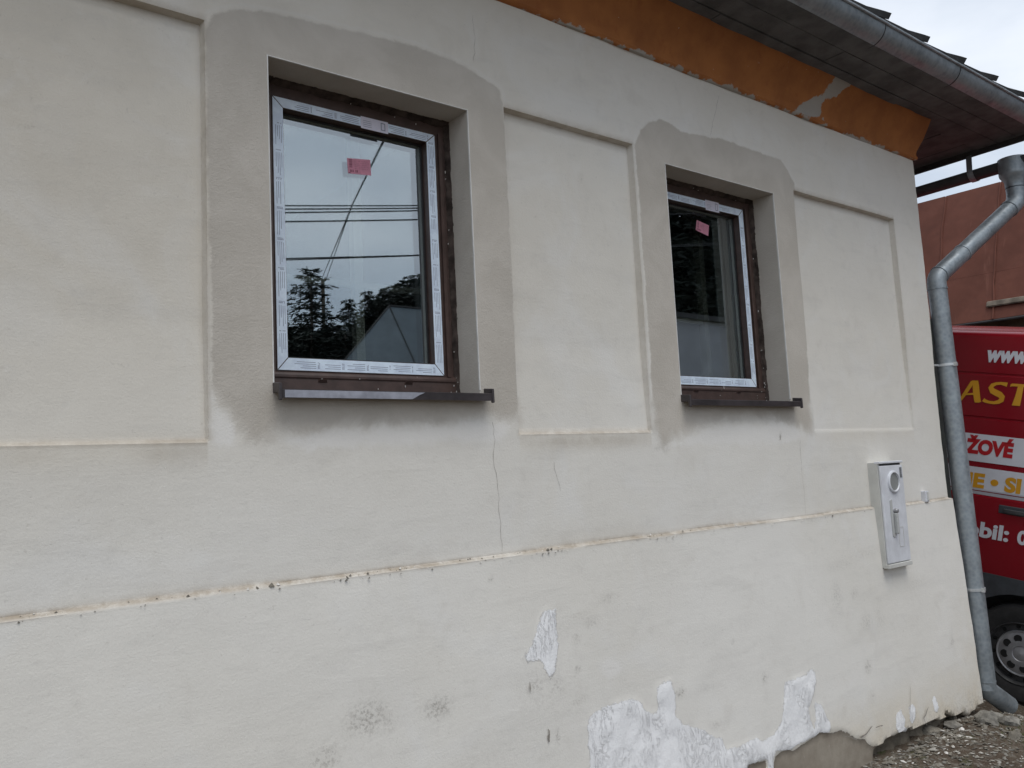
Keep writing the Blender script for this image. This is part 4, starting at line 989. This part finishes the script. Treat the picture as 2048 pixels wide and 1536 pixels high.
# local axes: x towards the van's front (right in the picture), y out of the near side, z up; wheel hub at the origin
UR = -1.05                                   # rear end, mirrored below: the rear is to the right
prof = [(.50, .000), (.56, .006), (.72, .012), (.95, .016), (1.02, .013), (1.03, .004), (1.045, .004), (1.055, .014), (1.30, .014), (1.556, .006), (1.560, -.002), (1.570, -.002), (1.575, .004), (1.72, -.002), (1.862, -.010), (1.868, -.016), (1.876, -.016), (1.882, -.012), (2.05, -.026), (2.135, -.036), (2.150, -.040), (2.160, -.048), (2.172, -.066), (2.176, -.10), (2.18, -.14), (2.20, -.20), (2.235, -.40), (2.25, -.95)]
def van_body():
    full = prof+[(z, -1.9-y) for z, y in reversed(prof[:-1])]
    us = [UR, UR+.03, UR+.10, -.6, -.2, .3, .9, 1.6, 2.1, 2.35]
    b = MB(); n = len(full)
    def sh(u, z, y):
        e = 0
        if u < UR+.11: e = {UR: .05, UR+.03: .018, UR+.10: .0}[u]
        yy = y-e if y > -.95 else y+e
        return (u, yy, z-(e*.6 if z > 2.1 else 0))
    V = [sh(u, z, y) for u in us for z, y in full]
    F = [(i*n+j, i*n+j+1, (i+1)*n+j+1, (i+1)*n+j) for i in range(len(us)-1) for j in range(n-1)]
    F += [tuple(range(n-1, -1, -1))]
    # bonnet and windscreen: shrink the section towards the front
    o = len(V); last = [V[(len(us)-1)*n+j] for j in range(n)]; prev = [(len(us)-1)*n+j for j in range(n)]
    for u, top, ins in ((2.75, 1.85, .05), (3.15, 1.25, .06), (3.6, 1.02, .09), (3.9, .85, .2)):
        cur = []
        for (x, y, z) in last:
            zz = .5+(z-.5)*min(1, (top-.5)/(2.25-.5)); cur.append(len(V)); V.append((u, y-ins if y > -.95 else y+ins, zz))
        F += [(prev[j], prev[j+1], cur[j+1], cur[j]) for j in range(n-1)]; prev = cur
    F.append(tuple(prev))
    V = [(-x, y, z) for x, y, z in V]
    b.add(V, F); b.build('body', M['red'], van, smooth=True, auto=30)
    # lower cladding with wheel arches, both sides
    def side(y0, y1, name):
        pts = [(UR, -.02), (-.43, -.02)]+[(.40*math.cos(a), .40*math.sin(a)) for a in np.linspace(math.pi, 0, 17)]+[(.43, -.06), (2.55, -.06)]+[(2.95+.40*math.cos(a), .40*math.sin(a)) for a in np.linspace(math.pi, 0, 17)]+[(3.4, -.02), (3.9, .05), (3.9, .50), (UR, .50)]
        pts = [(-x, z) for x, z in pts]
        c = MB(); n = len(pts); c.add([(x, y0, z) for x, z in pts]+[(x, y1, z) for x, z in pts], [(i, (i+1) % n, n+(i+1) % n, n+i) for i in range(n)])
        bm = bmesh.new(); vs = [bm.verts.new((x, y0, z)) for x, z in pts]; vs2 = [bm.verts.new((x, y1, z)) for x, z in pts]
        bm.faces.new(vs); bm.faces.new(list(reversed(vs2)))
        for i in range(n): bm.faces.new((vs[i], vs2[i], vs2[(i+1) % n], vs[(i+1) % n]))
        bm.normal_update()
        bmesh.ops.triangulate(bm, faces=[f for f in bm.faces if len(f.verts) > 4], ngon_method='EAR_CLIP'); bmesh.ops.recalc_face_normals(bm, faces=bm.faces)
        me = bpy.data.meshes.new(name); bm.to_mesh(me); bm.free(); me.materials.append(M['vplastic'])
        o = bpy.data.objects.new(name, me); COL.objects.link(o); o.parent = van
    side(.012, -.035, 'side_cladding'); side(-1.865, -1.912, 'side_cladding')
    c = MB(); c.box((-3.8, -1.86, .02), (-UR-.02, -.30, .5)); c.build('underbody', M['dark'], van)
    c = MB(); c.box((-.45, -.30, .0), (.45, -.296, .49)); c.build('wheel_housing', M['dark'], van)
    c = MB(); c.hexa([(-x, y, z) for x, y, z in [(2.42, .003, 1.15), (3.0, -.04, 1.15), (3.0, -.06, 1.2), (2.42, -.03, 1.2), (2.42, -.015, 1.9), (2.62, -.03, 1.85), (2.62, -.06, 1.85), (2.42, -.04, 1.9)]]); c.build('door_window', M['lens'], van)
    c = MB(); c.box((-3.93, -.45, .62), (-3.82, -.16, .82)); c.build('headlight', M['decal_white'], van)
    c = MB(); c.box((-3.93, -1.74, .62), (-3.82, -1.45, .82)); c.build('headlight', M['decal_white'], van)
van_body()
def wheel(x, y, s):
    t = MB(); t.lathe([(.205, -.085), (.25, -.105), (.31, -.10), (.328, -.08), (.333, -.03), (.333, .03), (.328, .08), (.31, .10), (.25, .105), (.205, .085)], (x, y, 0), (0, s, 0), (1, 0, 0), 44); w = t.build('wheel', M['tyre'], van, smooth=True, auto=35)
    r = MB(); r.lathe([(.212, .088), (.206, .095), (.198, .080), (.194, .046), (.160, .050), (.150, .050), (.128, .050), (.05, .05), (.001, .05)], (x, y, 0), (0, s, 0), (1, 0, 0), 40); r.build('rim', M['steel'], w, smooth=True, auto=35)
    for k in range(12):
        d = MB(); a = k*math.pi/6+.2; c = (x+.176*math.cos(a), y+s*.0525, .176*math.sin(a)); d.lathe([(.0005, .0), (.013, .0), (.014, -.004)], c, (0, s, 0), (1, 0, 0), 14)
        d.build('rim_hole', M['hole'], w)
    h = MB(); h.lathe([(.152, .050), (.155, .066), (.149, .074), (.140, .070), (.130, .074), (.07, .082), (.052, .082), (.049, .078), (.041, .080), (.001, .086)], (x, y, 0), (0, s, 0), (1, 0, 0), 44); h.build('hubcap', M['hubcap'], w, smooth=True, auto=35)
    for k in range(8):
        q = MB(); a = k*math.pi/4+.25; c = (x+.099*math.cos(a), y+s*.0788, .099*math.sin(a)); q.lathe([(.0005, .0012), (.022, .0012), (.024, .002), (.027, -.003)], c, (0, s, 0), (1, 0, 0), 18)
        q.build('hubcap_hole', M['hole'], w)
for x in (0, -2.95): wheel(x, -.115, 1); wheel(x, -1.785, -1)

def vy(z):  # depth of the painted side at height z
    zz = [p[0] for p in prof]; yy = [p[1] for p in prof]; return float(np.interp(z, zz, yy))
def decal(name, x0, x1, z0, z1, mat):
    b = MB(); zs = np.linspace(z0, z1, 6); V = []
    for x in (x0, x1):
        for z in zs: V.append((x, vy(z)+.0025, z))
        for z in zs: V.append((x, vy(z)+.0012, z))
    F = []
    for i in range(5): F += [(i, i+1, 12+i+1, 12+i), (6+i+1, 6+i, 18+i, 18+i+1)]
    F += [(0, 12, 18, 6), (5, 11, 23, 17)]
    b.add(V, F); return b.build(name, mat, van)
decal('white_stripe', -2.2, .95, 1.258, 1.450, M['decal_white']); decal('white_stripe', -2.2, .95, 1.031, 1.220, M['decal_white'])
def letters(txt, x0, z0, x1, z1, mat, bold=.02, shear=0.0, lift=.004):
    cu = bpy.data.curves.new('lettering', 'FONT'); cu.body = txt; cu.size = 1; cu.offset = bold; cu.resolution_u = 4
    tmp = bpy.data.objects.new('lettering_curve', cu); COL.objects.link(tmp)
    dg = bpy.context.evaluated_depsgraph_get(); me = bpy.data.meshes.new_from_object(tmp.evaluated_get(dg)); bpy.data.objects.remove(tmp); bpy.data.curves.remove(cu)
    co = np.empty(len(me.vertices)*3); me.vertices.foreach_get('co', co); co = co.reshape(-1, 3)
    co[:, 0] += shear*co[:, 1]; mn, mx_ = co.min(0), co.max(0)
    X = x0+(co[:, 0]-mn[0])/(mx_[0]-mn[0])*(x1-x0); Z = z0+(co[:, 1]-mn[1])/(mx_[1]-mn[1])*(z1-z0)
    Yv = np.array([vy(z) for z in Z])+lift
    me.vertices.foreach_set('co', np.stack([X, Yv, Z], 1).ravel()); me.name = 'lettering'; me.materials.clear(); me.materials.append(mat)
    bm = bmesh.new(); bm.from_mesh(me)
    for f in bm.faces:
        f.normal_update()
        if f.normal.y < 0: f.normal_flip()
    bm.to_mesh(me); bm.free(); me.update()
    o = bpy.data.objects.new('lettering', me); COL.objects.link(o); o.parent = van; return o
def px_box(bl, tr): a = vpx(*bl); c = vpx(*tr); return a[0], a[1], c[0], c[1]
a = vpx(1971, 724); c = vpx(2048, 703)
letters('www', a[0], a[1], a[0]+.262, c[1], M['decal_white'], .05, .18)
letters('\u017dOV\u00c9', vpx(1930, 905)[0], 1.307, vpx(2028.5, 900)[0], 1.440, M['decal_red'], .06, .05)
letters('IE \u2022 SI', vpx(1937, 960)[0], 1.074, vpx(2043.5, 980)[0], 1.180, M['decal_yellow'], .05, .03)
letters('mobil:', -.52, .738, vpx(2019.5, 1070)[0], .846, M['decal_white'], .036, .04)
letters('0', vpx(2036, 1075)[0], .738, vpx(2036, 1075)[0]+.062, .836, M['decal_white'], .036, .04)
def poly_letter(pts_list, mat):
    b = MB()
    for pts in pts_list:
        n = len(pts); b.add([(x, vy(z)+.004, z) for x, z in pts], [tuple(range(n))])
    o = b.build('lettering', mat, van, recalc=False); bm = bmesh.new(); bm.from_mesh(o.data); bm.normal_update(); bmesh.ops.triangulate(bm, faces=bm.faces, ngon_method='EAR_CLIP')
    for f in bm.faces:
        f.normal_update()
        if f.normal.y < 0: f.normal_flip()
    bm.to_mesh(o.data); bm.free()
def r5(pts): return [vpx(1900+a_/5.906, 640+b_/5.906) for a_, b_ in pts]
poly_letter([r5([(70,990),(108,940),(245,722),(272,714),(262,780),(180,900),(150,940),(128,962),(100,990)]), r5([(262,714),(330,716),(340,760),(352,860),(364,950),(372,966),(345,976),(296,974),(286,950),(272,850),(266,770)]), r5([(178,868),(276,860),(278,884),(166,888)])], M['decal_yellow'])
def stroke(cl, ws):
    L, Rr = [], []
    for i, p in enumerate(cl):
        q0 = np.array(cl[max(i-1, 0)]); q1 = np.array(cl[min(i+1, len(cl)-1)]); t = (q1-q0)/np.linalg.norm(q1-q0); s = np.array([-t[1], t[0]])*ws[i]/2
        L.append(tuple(np.array(p)+s)); Rr.append(tuple(np.array(p)-s))
    return [[L[i], L[i+1], Rr[i+1], Rr[i]] for i in range(len(cl)-1)]
S = stroke([(675,765),(650,758),(600,748),(545,752),(500,770),(482,800),(500,835),(545,860),(590,882),(617,912),(610,945),(575,968),(520,978),(460,970),(415,955),(395,940)], [52,44,32,34,46,60,70,72,72,68,60,46,34,32,38,44])
poly_letter([r5(q) for q in S], M['decal_yellow'])
poly_letter([r5([(708,790),(715,760),(735,750),(980,768),(975,800),(880,792),(730,782)]), r5([(802,780),(868,784),(850,900),(828,1016),(732,1008),(770,900)])], M['decal_yellow'])
# door handle in its dark recess
ax, az = vpx(1998, 1020); b = MB(); b.box((ax, .0, .925), (ax+.30, .0185, .985)); bevel(b.build('door_handle', M['vplastic'], van), .006, 2)
b = MB(); b.box((ax+.035, .019, .932), (ax+.29, .032, .962)); bevel(b.build('handle_grip', M['steel'], van), .005, 2)

# ================================================================== red roofed building behind the van
def red_building():
    X0 = 9.6; E0 = Vector(onX(1902, 651, X0)); E1 = Vector(onX(2048, 632, X0)); d = (E1-E0).normalized(); d.z *= .6; d.normalize()
    hn = Vector((d.y, -d.x, 0)).normalized(); hn = hn if hn.x > 0 else -hn
    tilt = rad(69); up = hn*math.cos(tilt)+Vector((0, 0, 1))*math.sin(tilt)
    r = root('shed', tuple(E0), 'old shed behind the van with faded red sheet metal roof', 'shed')
    # slope length so that the ridge meets the photographed skyline
    def ridge_len():
        best = 2
        for L in np.arange(1.0, 6, .02):
            P = E0+up*L; q = R3@(np.array(P)-CAM); v = 768-FPX*q[1]/q[2]; u = 1024+FPX*q[0]/q[2]
            if v < 405-.19*(u-1832): return L
        return 3
    L = ridge_len(); nrm = d.cross(up); nrm = nrm if nrm.z > 0 else -nrm
    def P(s, t, h=0): return E0+d*s+up*t+nrm*h
    Wd = .62; s0 = -.18
    k0 = -9; b = MB()
    b.hexa([P(-6.5, 0, -.05), P(4, 0, -.05), P(4, L, -.05), P(-6.5, L, -.05), P(-6.5, 0, -.012), P(4, 0, -.012), P(4, L, -.012), P(-6.5, L, -.012)])
    rf = b.build('roof', M['barnwall'], r)
    s = s0+k0*Wd
    while s < 3.6:
        t = 0; hgt = L/3
        for k in range(3):
            b = MB(); bow = random.uniform(.0, .006); e = .004*k
            b.hexa([P(s+.004, t+.002, .0+(.002 if k else 0)), P(s+Wd-.004, t+.002, .0+(.002 if k else 0)), P(s+Wd-.004, t+hgt+.02, bow), P(s+.004, t+hgt+.02, bow), P(s+.004, t+.002, .006+(.002 if k else 0)), P(s+Wd-.004, t+.002, .006+(.002 if k else 0)), P(s+Wd-.004, t+hgt+.02, .006+bow), P(s+.004, t+hgt+.02, .006+bow)])
            b.build('roof_sheet', M['redroof'], rf); t += hgt
        b = MB(); w = .010
        pts = [P(s+random.uniform(-.012, .012), tt, .012) for tt in np.linspace(0, L, 9)]; b.tube(pts, .011, 6); b.build('standing_seam', M['redroof'], rf)
        s += Wd
    b = MB(); b.tube([P(-6.4, -.01, -.01), P(4, -.01, -.01)], .016, 8); b.build('eave_edge', M['boardd'], r)
    # snow board lying on the roof
    a = E0+d*((onX(1972, 628, X0)-np.array(E0))@np.array(d)); s1 = (a-E0).length
    b = MB(); b.hexa([P(s1, .145, .012), P(s1+3, .115, .012), P(s1+3, .20, .012), P(s1, .215, .012), P(s1, .145, .04), P(s1+3, .115, .045), P(s1+3, .20, .045), P(s1, .215, .04)]); bevel(b.build('snow_board', M['oldwood'], r), .01, 1)
    # walls and far roof slope
    wl0 = hn*.35; base = -.6
    def W(s, q, z): p = E0+d*s+hn*q; return Vector((p.x, p.y, z if z is not None else p.z))
    b = MB(); b.hexa([W(-6.2, .30, base), W(3.8, .30, base), W(3.8, .5, base), W(-6.2, .5, base), W(-6.2, .30, None)-Vector((0, 0, -.12)), W(3.8, .30, None)-Vector((0, 0, -.12)), W(3.8, .5, None), W(-6.2, .5, None)]); b.build('wall', M['barnwall'], r)
    dn = hn*.92-Vector((0, 0, 1))*.39; T = E0+up*L
    b = MB(); b.hexa([T+d*-6.5+dn*L, T+d*4+dn*L, T+d*4, T+d*-6.5]+[p+Vector((0, 0, -.06)) for p in (T+d*-6.5+dn*L, T+d*4+dn*L, T+d*4, T+d*-6.5)]); b.build('far_roof_slope', M['redroof'], r)
red_building()

# ================================================================== what the windows reflect: street side
def conifer(seed, H, spread, dens, droop, name, label, crown_from=.08, ragged=.25):
    R = random.Random(seed); b = MB(); t = MB(); t.tube([(0, 0, 0), (0, 0, H*.5), (0, 0, H*.97)], .1, 8, 0, True, [H*.014, H*.009, H*.002])
    n = int(dens*H*20)
    for i in range(n):
        f = (i+R.random())/n; z = H*(crown_from+(1-crown_from)*f*.985); L = spread*H*(1-f)**.75*R.uniform(1-ragged, 1+ragged)+.018*H; a = i*2.4+R.uniform(-.5, .5)
        d = Vector((math.cos(a), math.sin(a), 0)); s = Vector((-d.y, d.x, 0)); p0 = Vector((0, 0, z)); k = max(4, int(L*9)); lift = R.uniform(-.15, .3)
        tip = p0+d*L+Vector((0, 0, -droop*L+L*lift)); w0 = Vector((0, 0, .012+.006*L)); b.add([p0-w0, p0+w0, tip], [(0, 1, 2)])
        for j in range(k):
            u = (j+.3+.7*R.random())/k; c = p0+d*L*u+Vector((0, 0, -droop*L*u*u+L*lift*u)); wd = (.06+.30*L*(1-u)*u*2)
            for sg in range(5):
                q = c+s*R.uniform(-1, 1)*wd+Vector((0, 0, R.uniform(-.6, .3)*wd*.6)); ln = R.uniform(.08, .20)
                v = (d*R.uniform(.2, 1)+s*R.uniform(-1, 1)+Vector((0, 0, R.uniform(-.7, .35)))).normalized(); x = v.cross(Vector((R.uniform(-1, 1), R.uniform(-1, 1), R.uniform(-1, 1)))).normalized()*R.uniform(.012, .030)
                b.add([q-x, q+x, q+v*ln+x*.5, q+v*ln-x*.5], [(0, 1, 2, 3)])
    o = root(name, (0, 0, 0), label, 'tree'); t.build('trunk', M['bark'], o, smooth=True); b.build('crown', M['needle'], o, recalc=False); return o
t1 = conifer(3, 9.0, .22, 1.25, .15, 'conifer_tree', 'broad ragged conifer standing across the street, reflected at left in the nearer window', .05, .45)
p = refl(622, 560, 20); t1.location = (p.x, p.y, 0); 
s = refl(630, 533, 20).z/9.0; t1.scale = (s*1.35, s*1.35, s)
slim = conifer(5, 10.0, .13, 1.3, .45, 'conifer_tree', 'slim spruce reflected beside the inner mullion of the nearer window', .03, .3)
def put(o, px, Yv, H, wid=1.0, rz=0):
    q = refl(px[0], px[1], Yv); gz = float(gh(np.array([q.x]), np.array([q.y]))[0]); sz = (q.z-gz)/H; o.location = (q.x, q.y, gz-.1); o.scale = (sz*wid, sz*wid, sz); o.rotation_euler = (0, 0, rz)
put(slim, (697, 586), 24, 10.0, 1.05)
GRP = 'spruces along the street side'
spots = [((735, 570), 26, 1.0), ((752, 585), 28, 1.15), ((655, 640), 22, 1.3), ((590, 655), 23, 1.4), ((768, 565), 30, 1.2), ((786, 560), 32, 1.1), ((800, 552), 34, 1.2), ((815, 545), 33, 1.2), ((832, 540), 35, 1.2), ((846, 535), 34, 1.2), ((862, 525), 33, 1.3), ((880, 515), 32, 1.3), ((715, 640), 24, 1.6), ((622, 650), 19, 1.9), ((570, 640), 21, 1.9), ((600, 640), 23, 1.9), ((645, 645), 22, 1.9), ((672, 635), 23, 1.8), ((690, 650), 21, 2.0), ((730, 610), 26, 1.6), ((760, 590), 27, 1.6), ((790, 585), 28, 1.6), ((820, 575), 29, 1.7), ((850, 560), 30, 1.7)]
for i, (px, Yv, w) in enumerate(spots):
    o = copy_tree(slim); o['label'] = 'dark spruce in the row beyond the neighbouring roof, seen only as a reflection'; o['group'] = GRP
    put(o, px, Yv, 10.0, w, i*1.3)
for i in range(26):
    o = copy_tree(slim if i % 3 else t1); o['label'] = 'tall dark conifer on the slope behind the pale garage, reflected in the farther window'; o['group'] = 'conifers behind the pale garage'
    x = 19+i*.95+random.uniform(-.4, .4); y = -15.5-random.uniform(0, 5)-(i % 2)*2.5
    sz = random.uniform(1.75, 2.15)*(1 if i % 3 else 1.05); o.location = (x, y, -.4); o.scale = (sz*1.5, sz*1.5, sz); o.rotation_euler = (0, 0, i*2.1)
# neighbour with hipped grey sheet roof
def neighbour():
    Rg = refl(779, 612, 15); ze = Rg.z-1.75
    def on(u, v):
        d = ray(u, v); d = np.array([d[0], -d[1], d[2]]); c = np.array([CAM[0], 2*.175-CAM[1], CAM[2]]); t = (ze-c[2])/d[2]; return Vector(c+d*t)
    E1, E2 = on(672, 742), on(838, 742)
    w = refl(858, 623, 15)-Rg; w.z = 0; w = w.normalized()*9
    r = root('neighbour_house', tuple(E2), 'neighbour house with grey hipped sheet roof, reflected at lower right of the nearer window', 'house')
    b = MB(); b.add([Rg, E1, E2], [(0, 1, 2)]); b.add([Rg, E2, E2+w, Rg+w], [(0, 1, 2, 3)]); b.add([Rg+w, E2+w, E1+w], [(0, 1, 2)]); b.add([Rg, Rg+w, E1+w, E1], [(0, 1, 2, 3)])
    dz = Vector((0, 0, -.06)); b.add([E1+dz, E2+dz, E2+w+dz, E1+w+dz], [(0, 1, 2, 3)]); b.build('roof', M['greyroof'], r)
    b = MB(); b.tube([Rg+Vector((0, 0, .0)), E2+Vector((0, 0, .0))], .022, 6); b.tube([Rg+Vector((0, 0, .01)), Rg+w+Vector((0, 0, .01))], .03, 6); b.tube([Rg, E1], .022, 6); b.build('ridge_cap', M['boardd'], r)
    c = (E1+E2)/2+w/2
    def ins(p): q = c+(p-c)*.93; return Vector((q.x, q.y, 0))
    ring = [ins(E1), ins(E2), ins(E2+w), ins(E1+w)]; up = Vector((0, 0, ze-.07)); dn = Vector((0, 0, -1.5))
    b = MB(); b.hexa([p+dn for p in ring]+[p+up for p in ring]); b.build('wall', M['render'], r)
neighbour()
def garage():
    A, B = refl(1335, 634, 9), refl(1470, 650, 9); z = A.z; d = (B-A); d.z = 0; d.normalize(); n = Vector((d.y, -d.x, 0)); n = n if n.y < 0 else -n
    r = root('garage', (A.x, A.y, 0), 'pale rendered garage with flat top, reflected low in the farther window', 'garage')
    a = A-d*.6; bb = B+d*.1; lo = Vector((0, 0, -1.6-z))
    b = MB(); b.hexa([a+lo, bb+lo, bb+n*3+lo, a+n*3+lo, a, bb, bb+n*3, a+n*3]); b.build('wall', M['render'], r)
    b = MB(); e = .12; z1 = Vector((0, 0, .01)); b.hexa([a-d*e-n*e+z1, bb+d*e-n*e+z1, bb+d*e+n*(3+e)+z1, a-d*e+n*(3+e)+z1]+[p+Vector((0, 0, .11)) for p in (a-d*e-n*e, bb+d*e-n*e, bb+d*e+n*(3+e), a-d*e+n*(3+e))]); b.build('roof', M['boardd'], r)
garage()
# overhead lines
def wire(a, c, rad_, label, ext=18, sag=.0):
    a, c = Vector(a), Vector(c); d = (c-a).normalized(); p, q = a-d*ext, c+d*ext; n = 24; pts = []
    for k in range(n+1): t = k/n; pts.append(p.lerp(q, t)+Vector((0, 0, sag*((2*t-1)**2))))
    b = MB(); b.tube(pts, rad_, 5); o = b.build('power_line', M['cable']); return tag(o, label, 'cable', 'overhead power lines across the street')
WL = ['topmost of three close power lines reflected in the nearer window', 'middle one of three close power lines reflected in the nearer window', 'lowest of three close power lines reflected in the nearer window', 'single power line just below the three close ones', 'upper of two low power lines reflected above the conifers', 'lower of two low power lines reflected above the conifers']
for wi, (u0, v0, u1, v1, Yv, rr_) in enumerate([(570, 411, 848, 411, 9, .011), (570, 418, 848, 416, 9, .012), (570, 425, 848, 421, 9, .012), (570, 443, 848, 439, 9, .013), (570, 517, 848, 510, 12, .014), (570, 520, 848, 511, 12.3, .011)]):
    wire(refl(u0, v0, Yv), refl(u1, v1, Yv), rr_, WL[wi], 18, .25)
SV = ['single black service cable crossing the upper pane of the nearer window', 'left one of two thin cables running down into the broad conifer', 'right one of two thin cables running down into the broad conifer']
for wi, (u0, v0, u1, v1, Y0, Y1, rr_) in enumerate([(770, 277, 704, 412, 4.2, 9, .011), (701, 420, 643, 560, 9, 22, .010), (704, 412, 652, 560, 9, 22, .010)]):
    a, c = refl(u0, v0, Y0), refl(u1, v1, Y1); b = MB(); b.tube([a, a.lerp(c, .5), c], rr_, 5); o = b.build('power_line', M['cable'])
    tag(o, SV[wi], 'cable', 'service cables to the far pole')
b = MB(); q = refl(646, 566, 22); b.tube([(q.x, q.y, -.5), (q.x, q.y, q.z+.1)], .06, 10)
b.tube([refl(643, 560, 22), refl(652, 560, 22)], .04, 6); tag(b.build('utility_pole', M['pole']), 'timber utility pole standing behind the broad conifer', 'pole')

for o in list(bpy.data.objects):
    if '_o' in o.keys(): del o['_o']
SC.cycles.transparent_max_bounces = 16; SC.cycles.max_bounces = 10; SC.cycles.glossy_bounces = 5
